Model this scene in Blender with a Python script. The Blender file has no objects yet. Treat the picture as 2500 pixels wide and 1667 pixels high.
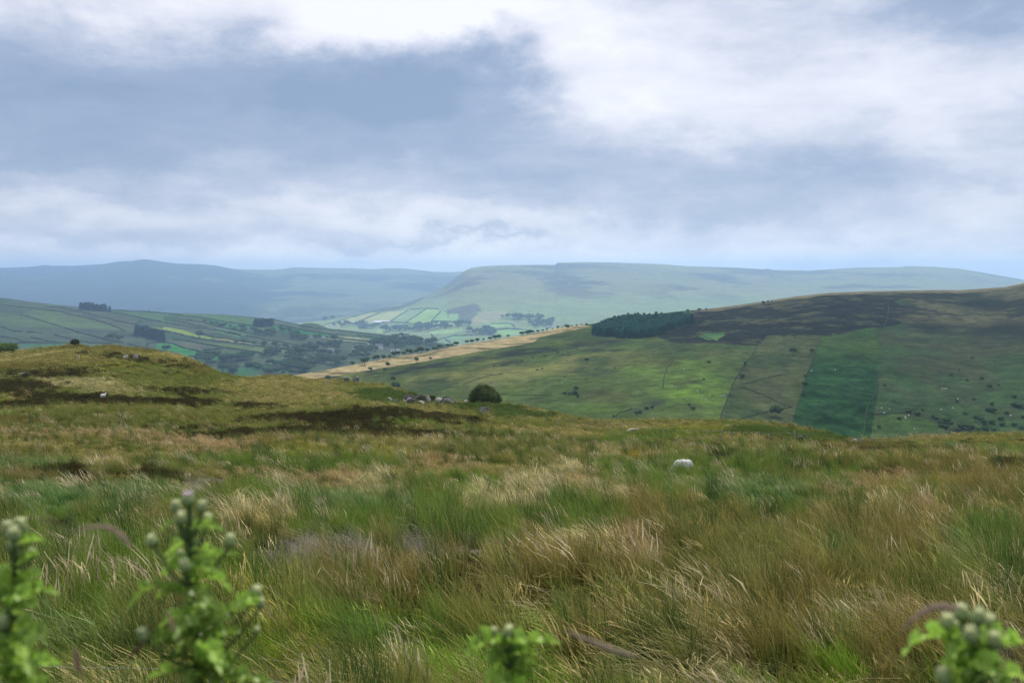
import bpy, math
import numpy as np
from mathutils import Vector, Matrix

R = math.radians
rng = np.random.default_rng(11)
scene = bpy.context.scene
COL = scene.collection

# ------------------------------------------------------------------ camera
F = 2430.0            # focal length in reference units (frame 2500 wide), 35 mm lens
UC, VH = 1250.0, 667.0  # frame centre, eye-level line
cam_d = bpy.data.cameras.new('camera')
cam = bpy.data.objects.new('camera', cam_d)
COL.objects.link(cam)
cam_d.lens = 35.0
cam_d.sensor_width = 36.0
cam_d.shift_y = -(833.5 - VH) / 2500.0
cam.location = (0, 0, 0)
cam.rotation_euler = (R(90), 0, 0)
cam_d.clip_start = 0.05
cam_d.clip_end = 60000
cam_d.dof.use_dof = True
cam_d.dof.focus_distance = 21.0
cam_d.dof.aperture_fstop = 3.6
scene.camera = cam

# ------------------------------------------------------------------ exposure
scene.view_settings.view_transform = 'Standard'
scene.view_settings.look = 'None'
scene.view_settings.exposure = 0.72
scene.view_settings.gamma = 1.0
scene.view_settings.use_curve_mapping = False
scene.cycles.use_denoising = True
scene.cycles.denoising_prefilter = 'NONE'
scene.cycles.use_adaptive_sampling = False
scene.cycles.max_bounces = 5
scene.cycles.diffuse_bounces = 2
scene.cycles.transmission_bounces = 3
scene.cycles.volume_bounces = 1
scene.cycles.sample_clamp_indirect = 4.0

# ------------------------------------------------------------------ sun
SUN_EL, SUN_AZ = 48.0, 12.0    # azimuth measured from +Y (view direction) towards +X
sun_d = bpy.data.lights.new('sun', 'SUN')
sun = bpy.data.objects.new('sun', sun_d)
COL.objects.link(sun)
sun_d.energy = 2.6
sun_d.angle = R(5)
sun_d.color = (1.0, 0.95, 0.87)
sdir = Vector((math.sin(R(SUN_AZ)) * math.cos(R(SUN_EL)), math.cos(R(SUN_AZ)) * math.cos(R(SUN_EL)), math.sin(R(SUN_EL))))
sun.rotation_euler = (-sdir).to_track_quat('-Z', 'Y').to_euler()
sun.location = sdir * 100

# ------------------------------------------------------------------ world: Nishita sky behind broken cloud
world = bpy.data.worlds.new('World')
scene.world = world
world.use_nodes = True
WN, WL = world.node_tree.nodes, world.node_tree.links
WN.clear()


def wn(t, **kw):
    n = WN.new(t)
    for k, v in kw.items():
        setattr(n, k, v)
    return n


def wmath(op, a, b=None, c=None):
    n = wn('ShaderNodeMath', operation=op)
    for i, s in enumerate((a, b, c)):
        if s is None:
            continue
        if isinstance(s, (int, float)):
            n.inputs[i].default_value = s
        else:
            WL.new(s, n.inputs[i])
    return n.outputs[0]


def build_sky():
    out = wn('ShaderNodeOutputWorld')
    bg = wn('ShaderNodeBackground')
    WL.new(bg.outputs[0], out.inputs[0])
    sky = wn('ShaderNodeTexSky', sky_type='NISHITA')
    sky.sun_disc = False
    sky.sun_elevation = R(SUN_EL)
    sky.sun_rotation = R(SUN_AZ)
    sky.altitude = 300
    tc = wn('ShaderNodeTexCoord')
    sep = wn('ShaderNodeSeparateXYZ')
    WL.new(tc.outputs['Generated'], sep.inputs[0])
    X, Y, Z = sep.outputs
    az0 = wmath('ARCTAN2', X, Y)
    el0 = wmath('ARCSINE', Z)

    def noise(scale, detail, rough, sx=1.0, sy=1.0, sz=1.0, off=(0, 0, 0), dist=0.0):
        mp = wn('ShaderNodeMapping')
        mp.inputs['Scale'].default_value = (sx, sy, sz)
        mp.inputs['Location'].default_value = off
        WL.new(tc.outputs['Generated'], mp.inputs[0])
        n = wn('ShaderNodeTexNoise')
        n.inputs['Scale'].default_value = scale
        n.inputs['Detail'].default_value = detail
        n.inputs['Roughness'].default_value = rough
        n.inputs['Distortion'].default_value = dist
        WL.new(mp.outputs[0], n.inputs['Vector'])
        return n.outputs['Fac']
    # edges of the cloud masses are ragged: warp the angles
    w1 = noise(7.0, 7, .62, sz=1.7, off=(3, 1, 2))
    w2 = noise(8.0, 7, .62, sz=1.7, off=(-5, 4, 7))
    az = wmath('ADD', az0, wmath('MULTIPLY', wmath('SUBTRACT', w1, .5), .22))
    el = wmath('ADD', el0, wmath('MULTIPLY', wmath('SUBTRACT', w2, .5), .12))
    # cloud masses: (azimuth deg, elevation deg, half width az, half width el, brightness)
    blobs = [
        (-25, 15.6, 13, 2.6, .50), (-8.0, 15.2, 6, 1.9, .42), (-1.5, 15.4, 5, 1.5, .38), (3.0, 13.6, 4.5, 2.2, .26), (5.0, 10.8, 6.0, 2.8, .30),
        (12, 9.8, 9, 2.6, .20), (23, 10.2, 9, 2.6, .22), (14, 14.5, 8, 2.2, .10),
        (-9, 10.6, 8, 2.5, -.38), (-22, 9.3, 11, 2.6, -.34), (-2.5, 9.2, 6, 2.4, -.32), (-3.4, 12.0, 3.2, 1.5, -.26), (-26, 7.0, 9, 1.5, -.22), (-8, 6.6, 9, 1.4, -.10),
        (26, 15.0, 5, 2.6, -.40), (21, 5.6, 9, 1.8, -.14), (8, 5.8, 9, 1.4, -.14),
        (-23, 3.4, 8, .9, .22), (-6, 3.2, 9, .9, .20), (9, 2.7, 10, .7, .18), (25, 4.0, 4.5, 2.0, .26),
        (-24, 1.5, 9, .4, -.10), (-3, 1.9, 5, .28, -.22), (0, .6, 30, 1.3, .42), (14, 1.4, 12, .7, .10), (-12, 13.6, 7, 1.6, .12),
    ]
    acc = None
    for a, e, sa, se, b in blobs:
        da = wmath('DIVIDE', wmath('SUBTRACT', az, R(a)), R(sa))
        de = wmath('DIVIDE', wmath('SUBTRACT', el, R(e)), R(se))
        r2 = wmath('ADD', wmath('MULTIPLY', da, da), wmath('MULTIPLY', de, de))
        g = wmath('MULTIPLY', wmath('EXPONENT', wmath('MULTIPLY', r2, -1.0)), b)
        acc = g if acc is None else wmath('ADD', acc, g)
    n1 = noise(5.0, 8, .55, sz=3.2, off=(1, 2, 3), dist=.3)
    n2 = noise(16.0, 7, .6, sz=3.0, off=(7, -2, 5), dist=.4)
    n3 = noise(2.0, 3, .5, sz=2.0, off=(2, 8, 1))
    B = wmath('ADD', wmath('ADD', acc, .53), wmath('MULTIPLY', wmath('SUBTRACT', n1, .5), .64))
    B = wmath('ADD', B, wmath('MULTIPLY', wmath('SUBTRACT', n2, .5), .40))
    B = wmath('ADD', B, wmath('MULTIPLY', wmath('SUBTRACT', n3, .5), .25))
    # cloud overhead is as bright as the bright masses at the top of the picture
    up = wmath('MULTIPLY', wmath('SMOOTH_MIN', wmath('MAXIMUM', wmath('SUBTRACT', el0, .30), 0.0), .35, .1), .7)
    B = wmath('ADD', B, up)
    ramp = wn('ShaderNodeValToRGB')
    cr = ramp.color_ramp
    k = 0.69
    stops = [(0.0, (.225, .305, .455)), (.30, (.31, .385, .53)), (.52, (.465, .51, .635)), (.74, (.68, .695, .785)), (1.0, (.86, .865, .90))]
    cr.elements[0].position, cr.elements[0].color = stops[0][0], (*[c * k for c in stops[0][1]], 1)
    cr.elements[1].position, cr.elements[1].color = stops[-1][0], (*[c * k for c in stops[-1][1]], 1)
    for p, c in stops[1:-1]:
        e = cr.elements.new(p)
        e.color = (*[q * k for q in c], 1)
    WL.new(B, ramp.inputs[0])
    sc = wn('ShaderNodeVectorMath', operation='SCALE')
    WL.new(ramp.outputs[0], sc.inputs[0])
    sc.inputs['Scale'].default_value = 10.0
    mix = wn('ShaderNodeMix', data_type='RGBA')
    mix.inputs['Factor'].default_value = .95
    WL.new(sky.outputs[0], mix.inputs['A'])
    WL.new(sc.outputs[0], mix.inputs['B'])
    WL.new(mix.outputs['Result'], bg.inputs[0])
    bg.inputs[1].default_value = 0.1


build_sky()


# ------------------------------------------------------------------ helpers
def tag(o, label=None, cat=None, group=None, kind=None):
    if label: o['label'] = label
    if cat: o['category'] = cat
    if group: o['group'] = group
    if kind: o['kind'] = kind
    return o


def empty(name, loc):
    o = bpy.data.objects.new(name, None)
    COL.objects.link(o)
    o.location = loc
    o.empty_display_size = .1
    return o


def link(name, me, parent=None, loc=None):
    o = bpy.data.objects.new(name, me)
    COL.objects.link(o)
    if parent is not None: o.parent = parent
    if loc is not None: o.location = loc
    return o


def pymesh(name, verts, faces, mats=(), cols=None, smooth=False, midx=None):
    me = bpy.data.meshes.new(name)
    me.from_pydata([tuple(map(float, v)) for v in verts], [], [tuple(map(int, f)) for f in faces])
    for m in mats: me.materials.append(m)
    if cols is not None:
        ca = me.attributes.new('Col', 'FLOAT_COLOR', 'POINT')
        c4 = np.ones((len(verts), 4), np.float32)
        c4[:, :3] = cols
        ca.data.foreach_set('color', c4.ravel())
    if midx is not None:
        me.polygons.foreach_set('material_index', np.asarray(midx, np.int32))
    if smooth:
        me.polygons.foreach_set('use_smooth', np.ones(len(me.polygons), bool))
    me.update()
    return me


def gridmesh(name, P, mats, cols):
    """P (n, m, 3) -> smooth quad sheet with colour attribute."""
    n, m = P.shape[:2]
    me = bpy.data.meshes.new(name)
    me.vertices.add(n * m)
    me.vertices.foreach_set('co', P.reshape(-1).astype(np.float32))
    i = np.arange(n * m).reshape(n, m)
    q = np.stack([i[:-1, :-1], i[1:, :-1], i[1:, 1:], i[:-1, 1:]], -1).reshape(-1, 4)
    me.loops.add(q.size)
    me.loops.foreach_set('vertex_index', q.ravel().astype(np.int32))
    me.polygons.add(len(q))
    me.polygons.foreach_set('loop_start', (np.arange(len(q)) * 4).astype(np.int32))
    me.polygons.foreach_set('loop_total', np.full(len(q), 4, np.int32))
    me.update(calc_edges=True)
    me.polygons.foreach_set('use_smooth', np.ones(len(q), bool))
    ca = me.attributes.new('Col', 'FLOAT_COLOR', 'POINT')
    c4 = np.ones((n * m, 4), np.float32)
    c4[:, :3] = cols.reshape(-1, 3)
    ca.data.foreach_set('color', c4.ravel())
    for mt in mats: me.materials.append(mt)
    me.update()
    return me


def _hash(ix, iy, seed):
    h = (ix.astype(np.int64) * 374761393 + iy.astype(np.int64) * 668265263 + seed * 974634777) & 0x7fffffff
    h = ((h ^ (h >> 13)) * 1274126177) & 0x7fffffff
    h = (h ^ (h >> 16)) & 0xffff
    return h / 65535.0


def vnoise(x, y, seed=0):
    x = np.asarray(x, float); y = np.asarray(y, float)
    ix, iy = np.floor(x), np.floor(y)
    fx, fy = x - ix, y - iy
    fx = fx * fx * (3 - 2 * fx); fy = fy * fy * (3 - 2 * fy)
    a = _hash(ix, iy, seed); b = _hash(ix + 1, iy, seed); c = _hash(ix, iy + 1, seed); d = _hash(ix + 1, iy + 1, seed)
    return a + (b - a) * fx + (c - a) * fy + (a - b - c + d) * fx * fy


def fbm(x, y, oct=4, seed=0, gain=.5):
    s, a, t = 0, 1.0, 0
    for o in range(oct):
        s = s + a * (vnoise(x * 2 ** o + 17.3 * o, y * 2 ** o - 9.1 * o, seed + o) - .5)
        t += a; a *= gain
    return s / t * 2     # about -1..1


def sstep(a, b, x):
    t = np.clip((x - a) / (b - a), 0, 1)
    return t * t * (3 - 2 * t)


def inpoly(u, v, poly):
    poly = np.asarray(poly, float)
    r = np.zeros(np.shape(u), bool)
    j = len(poly) - 1
    for i in range(len(poly)):
        ui, vi = poly[i]; uj, vj = poly[j]
        c = ((vi > v) != (vj > v)) & (u < (uj - ui) * (v - vi) / (vj - vi + 1e-9) + ui)
        r ^= c
        j = i
    return r


def P3(u, v, d):
    return np.array([(u - UC) / F * d, d, (VH - v) / F * d])


# ------------------------------------------------------------------ materials
def newmat(name):
    m = bpy.data.materials.new(name)
    m.use_nodes = True
    m.node_tree.nodes.clear()
    return m, m.node_tree.nodes, m.node_tree.links


def mat_terrain(name, scales, amp=.5, bump=.6, bscale=1.0, bdist=.3):
    """vertex colour of the ground cover, broken up by world-space noise."""
    m, N, L = newmat(name)
    out = N.new('ShaderNodeOutputMaterial')
    bs = N.new('ShaderNodeBsdfPrincipled')
    bs.inputs['Roughness'].default_value = 1
    bs.inputs['Specular IOR Level'].default_value = .0
    L.new(bs.outputs[0], out.inputs[0])
    at = N.new('ShaderNodeAttribute'); at.attribute_name = 'Col'
    tc = N.new('ShaderNodeTexCoord')
    last = at.outputs['Color']
    for s, a in scales:
        nz = N.new('ShaderNodeTexNoise')
        nz.inputs['Scale'].default_value = s
        nz.inputs['Detail'].default_value = 4
        nz.inputs['Roughness'].default_value = .65
        L.new(tc.outputs['Object'], nz.inputs['Vector'])
        mr = N.new('ShaderNodeMapRange')
        mr.inputs['From Min'].default_value = .3
        mr.inputs['From Max'].default_value = .7
        mr.inputs['To Min'].default_value = 1 - a
        mr.inputs['To Max'].default_value = 1 + a
        L.new(nz.outputs['Fac'], mr.inputs['Value'])
        vm = N.new('ShaderNodeVectorMath'); vm.operation = 'SCALE'
        L.new(last, vm.inputs[0]); L.new(mr.outputs[0], vm.inputs['Scale'])
        last = vm.outputs[0]
    L.new(last, bs.inputs['Base Color'])
    nb = N.new('ShaderNodeTexNoise')
    nb.inputs['Scale'].default_value = bscale
    nb.inputs['Detail'].default_value = 5
    nb.inputs['Roughness'].default_value = .7
    L.new(tc.outputs['Object'], nb.inputs['Vector'])
    bp = N.new('ShaderNodeBump')
    bp.inputs['Strength'].default_value = bump
    bp.inputs['Distance'].default_value = bdist
    L.new(nb.outputs['Fac'], bp.inputs['Height'])
    L.new(bp.outputs[0], bs.inputs['Normal'])
    return m


def mat_leaf(name, attr='Col', kind='GEOMETRY', transl=.35, tint=None, headmix=False, gloss=0.0):
    m, N, L = newmat(name)
    out = N.new('ShaderNodeOutputMaterial')
    at = N.new('ShaderNodeAttribute'); at.attribute_name = attr; at.attribute_type = kind
    c = at.outputs['Color']
    if headmix:       # seed heads, dry tips and painted light tips: blend towards the second colour
        a2 = N.new('ShaderNodeAttribute'); a2.attribute_name = 'hcol'; a2.attribute_type = 'INSTANCER'
        hm = N.new('ShaderNodeAttribute'); hm.attribute_name = 'head'
        rv = N.new('ShaderNodeAttribute'); rv.attribute_name = 'rnd'
        mx = N.new('ShaderNodeMix'); mx.data_type = 'RGBA'
        L.new(hm.outputs['Fac'], mx.inputs['Factor'])
        L.new(c, mx.inputs['A']); L.new(a2.outputs['Color'], mx.inputs['B'])
        vm = N.new('ShaderNodeVectorMath'); vm.operation = 'SCALE'
        L.new(mx.outputs['Result'], vm.inputs[0]); L.new(rv.outputs['Fac'], vm.inputs['Scale'])
        c = vm.outputs[0]
    df = N.new('ShaderNodeBsdfDiffuse'); tr = N.new('ShaderNodeBsdfTranslucent')
    L.new(c, df.inputs[0]); L.new(c, tr.inputs[0])
    ms = N.new('ShaderNodeMixShader'); ms.inputs[0].default_value = transl
    L.new(df.outputs[0], ms.inputs[1]); L.new(tr.outputs[0], ms.inputs[2])
    last = ms.outputs[0]
    if gloss:
        gl = N.new('ShaderNodeBsdfGlossy'); gl.inputs['Roughness'].default_value = .45
        m2 = N.new('ShaderNodeMixShader'); m2.inputs[0].default_value = gloss
        L.new(last, m2.inputs[1]); L.new(gl.outputs[0], m2.inputs[2])
        last = m2.outputs[0]
    L.new(last, out.inputs[0])
    return m


def mat_plain(name, c1, c2, scale, rough=.9, bump=.4, bdist=.05, detail=5):
    m, N, L = newmat(name)
    out = N.new('ShaderNodeOutputMaterial')
    bs = N.new('ShaderNodeBsdfPrincipled')
    bs.inputs['Roughness'].default_value = rough
    bs.inputs['Specular IOR Level'].default_value = .1
    tc = N.new('ShaderNodeTexCoord')
    nz = N.new('ShaderNodeTexNoise')
    nz.inputs['Scale'].default_value = scale
    nz.inputs['Detail'].default_value = detail
    nz.inputs['Roughness'].default_value = .65
    L.new(tc.outputs['Object'], nz.inputs['Vector'])
    rp = N.new('ShaderNodeValToRGB')
    rp.color_ramp.elements[0].position = .35; rp.color_ramp.elements[1].position = .65
    rp.color_ramp.elements[0].color = (*c1, 1); rp.color_ramp.elements[1].color = (*c2, 1)
    L.new(nz.outputs['Fac'], rp.inputs[0])
    L.new(rp.outputs[0], bs.inputs['Base Color'])
    bp = N.new('ShaderNodeBump'); bp.inputs['Strength'].default_value = bump; bp.inputs['Distance'].default_value = bdist
    L.new(nz.outputs['Fac'], bp.inputs['Height']); L.new(bp.outputs[0], bs.inputs['Normal'])
    L.new(bs.outputs[0], out.inputs[0])
    return m


M_moor = mat_terrain('moor_ground', [(.35, .25), (3.0, .45)], bump=.9, bscale=4, bdist=.15)
M_hill = mat_terrain('hill_cover', [(.012, .22), (.09, .30), (.5, .28)], bump=.8, bscale=.28, bdist=1.6)
M_far = mat_terrain('far_cover', [(.003, .16), (.02, .22), (.12, .2)], bump=.6, bscale=.05, bdist=8)
M_base = mat_terrain('valley_cover', [(.002, .2), (.01, .2)], bump=.3, bscale=.02, bdist=5)
M_leaf = mat_leaf('foliage', transl=.25)
M_needle = mat_leaf('needles', transl=.12)
M_grass = mat_leaf('grass_blades', attr='col', kind='INSTANCER', transl=.34, headmix=True)
M_thistle = mat_leaf('thistle_leaf', transl=.38, gloss=.03)
M_bark = mat_plain('bark', (.05, .04, .03), (.11, .09, .07), 3)
M_rock = mat_plain('lichen_rock', (.09, .09, .085), (.27, .27, .25), 2.2, bump=.8, bdist=.08)
M_pale_rock = mat_plain('pale_rock', (.22, .215, .20), (.50, .49, .46), 3.0, bump=.7, bdist=.06)
M_wall = mat_plain('drystone', (.10, .11, .10), (.24, .25, .23), .8, bump=.8, bdist=.2)
M_wood = mat_plain('weathered_wood', (.20, .18, .15), (.36, .34, .30), 14, bump=.5, bdist=.01)
M_palewood = mat_plain('bleached_wood', (.42, .37, .30), (.62, .56, .47), 8, bump=.5, bdist=.02)
M_wool = mat_plain('wool', (.62, .60, .56), (.80, .79, .76), 14, bump=.8, bdist=.03)
M_face = mat_plain('sheep_face', (.42, .38, .34), (.60, .57, .52), 9, bump=.2, bdist=.01)
M_render = mat_plain('white_render', (.70, .70, .68), (.82, .82, .80), .6, bump=.1)
M_slate = mat_plain('slate_roof', (.12, .12, .13), (.20, .20, .21), 1.5, bump=.3)
M_sheet = mat_plain('pale_sheet_roof', (.62, .63, .64), (.76, .76, .77), .3, bump=.1)
M_glass = mat_plain('window_glass', (.03, .035, .04), (.06, .07, .08), 2, rough=.2, bump=0)
M_wire = mat_plain('galvanised_wire', (.35, .36, .37), (.5, .5, .5), 30, rough=.5, bump=0)


# ------------------------------------------------------------------ far hills
class Hill:
    def __init__(s, ridge, dr, vb, db, convex=.35, bamp=3., bscale=120., seed=1, size=1.0):
        s.ridge, s.dr, s.vb, s.db = [np.asarray(a, float) for a in (ridge, dr, vb, db)]
        s.dr[:, 1] *= size; s.db[:, 1] *= size; s.size = size
        s.k, s.bamp, s.bscale, s.seed = convex, bamp, bscale, seed

    def ends(s, u):
        vr = np.interp(u, s.ridge[:, 0], s.ridge[:, 1]); dr = np.interp(u, s.dr[:, 0], s.dr[:, 1])
        vb = np.interp(u, s.vb[:, 0], s.vb[:, 1]); db = np.interp(u, s.db[:, 0], s.db[:, 1])
        return db, (VH - vb) / F * db, dr, (VH - vr) / F * dr

    def dz(s, u, t):
        db, zb, dr, zr = s.ends(u)
        d = db + (dr - db) * t
        z = zb + (zr - zb) * (t + s.k * t * (1 - t))
        return d, z

    def xyz(s, u, t):
        d, z = s.dz(u, t)
        x = (u - UC) / F * d
        tp = np.clip((1 - t) * 7, 0.04, 1)
        z = z + tp * s.bamp * fbm(x / s.bscale, d / s.bscale, 4, s.seed)
        return np.stack([x, d, z], -1)

    def find(s, u, v):
        """ground point of the visible face seen at (u, v)"""
        u = np.atleast_1d(np.asarray(u, float)); v = np.atleast_1d(np.asarray(v, float))
        ts = np.linspace(0, 1, 129)
        p = s.xyz(u[:, None] + 0 * ts[None], 0 * u[:, None] + ts[None])
        vv = VH - p[..., 2] / p[..., 1] * F
        vv = np.minimum.accumulate(vv, 1)
        t = np.array([np.interp(-v[i], -vv[i], ts) for i in range(len(u))])
        return s.xyz(u, t)

    def build(s, name, u0, u1, nu, nt, colfn, mat, back=.35):
        u = np.linspace(u0, u1, nu)
        t = np.linspace(0, 1, nt)
        U, T = np.meshgrid(u, t, indexing='ij')
        P = s.xyz(U, T)
        V = VH - P[..., 2] / P[..., 1] * F
        C = colfn(U, V, P)
        # toe running in under the valley and the back slope beyond the crest
        toe, bk = [], []
        for q, dz in ((.8, 60.), (.9, 22.)):
            p = P[:, 0].copy(); p[:, :2] *= q; p[:, 2] -= dz
            toe.append(p)
        for q, dz in ((.01, .0007), (.03, .005), (.07, .018), (.15, .05), (back, .12)):
            p = P[:, -1].copy(); dd = p[:, 1].copy()
            p[:, 0] *= 1 + q; p[:, 1] *= 1 + q; p[:, 2] -= dz * dd
            bk.append(p)
        P = np.concatenate([np.stack(toe, 1), P, np.stack(bk, 1)], 1)
        P[..., 2] = np.maximum(P[..., 2], -474.5)
        C = np.concatenate([np.repeat(C[:, :1], 2, 1), C, np.repeat(C[:, -1:], 5, 1)], 1)
        o = link(name, gridmesh(name, P, [mat], C))
        tag(o, kind='structure')
        return o


far_ridge = Hill(
    [(-500, 668), (0, 654), (74, 651), (113, 647), (128, 649), (179, 649), (253, 645), (286, 638.7), (321, 637), (351, 633), (369, 634.5),
     (393, 638.7), (431, 643.5), (491, 645.5), (530, 648.5), (565, 656), (595, 658), (670, 658.6), (690, 657), (716, 652.7), (778, 654),
     (853, 655), (915, 657.4), (951, 654.8), (981, 655), (1022, 659.5), (1061, 664), (1100, 664.6), (1133, 663), (1300, 668), (1800, 675), (3000, 690)],
    [(-500, 7300), (500, 7300), (1200, 7600), (3000, 7600)], [(-500, 815), (3000, 800)], [(-500, 4200), (3000, 4600)], .25, 40, 800, 21, 1.75)

spur = Hill(
    [(560, 830), (640, 803), (725, 788), (790, 782), (853, 772), (898, 762), (957, 749), (1017, 731), (1052, 714.6), (1091, 695), (1115, 677), (1133, 662.5),
     (1150, 654), (1180, 650), (1225, 647.6), (1289, 646.9), (1356, 646.7), (1361, 641.7), (1423, 640), (1512, 641.7), (1590, 644), (1628, 646),
     (1676, 650), (1795, 653.6), (1860, 657.5), (1877, 656.5), (1884, 659), (1975, 661), (2087, 654), (2199, 652), (2214, 649.6), (2278, 651), (2342, 656),
     (2406, 667), (2470, 678), (2500, 683), (2700, 715), (3000, 740)],
    [(560, 2850), (725, 3000), (1017, 3800), (1150, 4300), (1400, 4900), (2500, 5200), (3000, 5200)],
    [(560, 836), (725, 806), (800, 822), (900, 850), (1000, 862), (3000, 862)],
    [(560, 2700), (725, 2750), (900, 2450), (1100, 2300), (3000, 2300)], .05, 24, 520, 31, 1.9)

left_hill = Hill(
    [(-500, 690), (-100, 718), (0, 727), (18, 728.5), (36, 731), (71, 736), (134, 743), (179, 748), (273, 757), (339, 760), (420, 764), (468, 765.5), (545, 768),
     (604, 773), (655, 778), (706, 788), (732, 792.5), (745, 789), (760, 788), (775, 790), (790, 796), (802, 802), (845, 806), (904, 813), (964, 821.6), (1023, 829),
     (1074, 837), (1150, 849), (1300, 880)],
    [(-500, 2400), (700, 2250), (1000, 2050), (1300, 1900)], [(-500, 960), (500, 955), (1000, 925), (1300, 925)],
    [(-500, 1300), (1300, 1320)], .30, 4.0, 210, 41, 1.35)

right_hill = Hill(
    [(640, 935), (716, 917), (779, 906.5), (853, 893), (898, 884), (957, 871), (1031, 862), (1088, 848.5), (1150, 838), (1225, 826), (1300, 814), (1361, 801),
     (1408, 795), (1444, 790.5), (1560, 771), (1640, 762), (1676, 758), (1736, 753), (1795, 745.5), (1864, 736), (1943, 723.5), (2023, 715), (2119, 711), (2199, 709.5),
     (2278, 708), (2342, 708.5), (2406, 704), (2454, 700.6), (2486, 694), (2500, 690.4), (2800, 655), (3000, 640)],
    [(640, 880), (720, 900), (1300, 1100), (1700, 1200), (2500, 1300), (3000, 1350)],
    [(640, 955), (720, 948), (900, 975), (1300, 1035), (1700, 1065), (2100, 1110), (3000, 1110)],
    [(640, 860), (720, 840), (1000, 700), (1300, 600), (1700, 550), (3000, 550)], .35, 2.4, 70, 51)


def zm(pts, ox, oy, s):
    return [(ox + x / s, oy + y / s) for x, y in pts]


z7 = lambda *p: zm(p, 0, 700, 5.6)
z5 = lambda *p: zm(p, 400, 700, 5.88)
z6 = lambda *p: zm(p, 700, 740, 5.88)
z2 = lambda *p: zm(p, 600, 600, 3.36)
z3 = lambda *p: zm(p, 1200, 600, 3.36)
z4 = lambda *p: zm(p, 1800, 640, 3.136)


def paint(C, mask, col):
    C[mask] = col


def col_far(U, V, P):
    n = fbm(P[..., 0] / 900, P[..., 1] / 900, 4, 61)
    n2 = fbm(P[..., 0] / 160, P[..., 1] / 160, 4, 62)
    heath = np.array([.030, .038, .036]); grass = np.array([.11, .13, .070])
    w = sstep(-.25, .35, n + .5 * n2 + sstep(450, 750, U) * .9 - .55)
    C = heath + (grass - heath) * w[..., None]
    wood = sstep(725, 760, V) * sstep(-.1, .2, n2)          # wooded foot of the slope
    return C * (1 - .55 * wood[..., None])


SPUR_FIELDS = [
    (z2((640, 660), (860, 590), (1010, 552), (1090, 548), (950, 610), (700, 655)), (.30, .30, .15)),
    (z2((960, 615), (1100, 550), (1320, 525), (1190, 615), (1050, 640)), (.30, .31, .17)),
    (z2((1195, 620), (1330, 535), (1460, 520), (1300, 630)), (.20, .27, .15)),
    (z2((1300, 640), (1470, 525), (1560, 518), (1590, 540), (1520, 620), (1510, 655)), (.25, .36, .12)),
    (z2((1530, 615), (1600, 540), (1650, 545), (1650, 620)), (.22, .34, .15)),
    (z2((1655, 610), (1670, 555), (1740, 560), (1745, 625)), (.20, .32, .14)),
    (z2((1525, 650), (1530, 625), (1620, 622), (1620, 655)), (.24, .36, .14)),
    (z2((1690, 650), (1745, 630), (1700, 668)), (.22, .35, .14)),
    (z2((1220, 675), (1290, 655), (1400, 660), (1330, 675)), (.30, .36, .18)),
    (z2((1180, 690), (1130, 715), (1060, 712), (1120, 680)), (.26, .36, .14)),
    (z2((1830, 640), (1920, 560), (2050, 530), (2150, 545), (2050, 610), (1900, 655)), (.24, .22, .16)),
    (z2((2040, 690), (2250, 680), (2340, 700), (2270, 725), (2080, 720)), (.22, .33, .15)),
    (z2((1520, 720), (1560, 770), (1700, 730), (1860, 745), (1640, 790), (1560, 775)), (.18, .30, .14)),
    (z2((1960, 660), (2060, 640), (2180, 645), (2120, 665), (2000, 680)), (.24, .36, .15)),
    (z2((1500, 705), (1640, 690), (1800, 680), (1700, 715), (1520, 725)), (.26, .36, .16)),
    (z3((0, 640), (150, 640), (160, 660), (20, 670)), (.22, .34, .15)),
    (z3((20, 690), (220, 690), (160, 740), (60, 735)), (.22, .34, .14)),
    (z3((90, 590), (200, 550), (330, 555), (300, 590), (130, 595)), (.16, .22, .13)),
    (z2((640, 655), (780, 640), (800, 665), (700, 675)), (.32, .33, .17)),
]


def col_spur(U, V, P):
    n = fbm(P[..., 0] / 420, P[..., 1] / 420, 4, 71)
    n2 = fbm(P[..., 0] / 60, P[..., 1] / 60, 4, 72)
    up = sstep(760, 690, V)
    low = np.array([.17, .23, .10]); high = np.array([.16, .17, .09]); heath = np.array([.05, .05, .05])
    C = low + (high - low) * up[..., None]
    w = sstep(.05, .4, n + .3 * n2) * up * .8
    C = C * (1 - w[..., None]) + heath * w[..., None]
    # broken crags under the plateau edge
    edge = np.interp(U, spur.ridge[:, 0], spur.ridge[:, 1])
    cr = sstep(6, 14, V - edge) * sstep(44, 22, V - edge) * sstep(1130, 1180, U) * sstep(-.2, .25, n2 + .5 * n)
    C = C * (1 - .45 * cr[..., None]) + np.array([.07, .07, .08]) * .45 * cr[..., None]
    sc = inpoly(U, V, z2((1020, 548), (1240, 500), (1380, 435), (1480, 420), (1400, 470), (1260, 525), (1100, 545)))
    C[sc] = (.07, .085, .06)
    sc = inpoly(U + 6 * n2, V + 4 * n2, z2((1600, 560), (1700, 500), (1900, 480), (1930, 520), (1850, 620), (1760, 640), (1740, 560)))
    C[sc] = (.085, .10, .075)
    for poly, c in SPUR_FIELDS:
        C[inpoly(U + 4 * n2, V + 1.5 * n2, poly)] = np.asarray(c) * np.array([.92, 1.02, .80])
    return C


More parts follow.
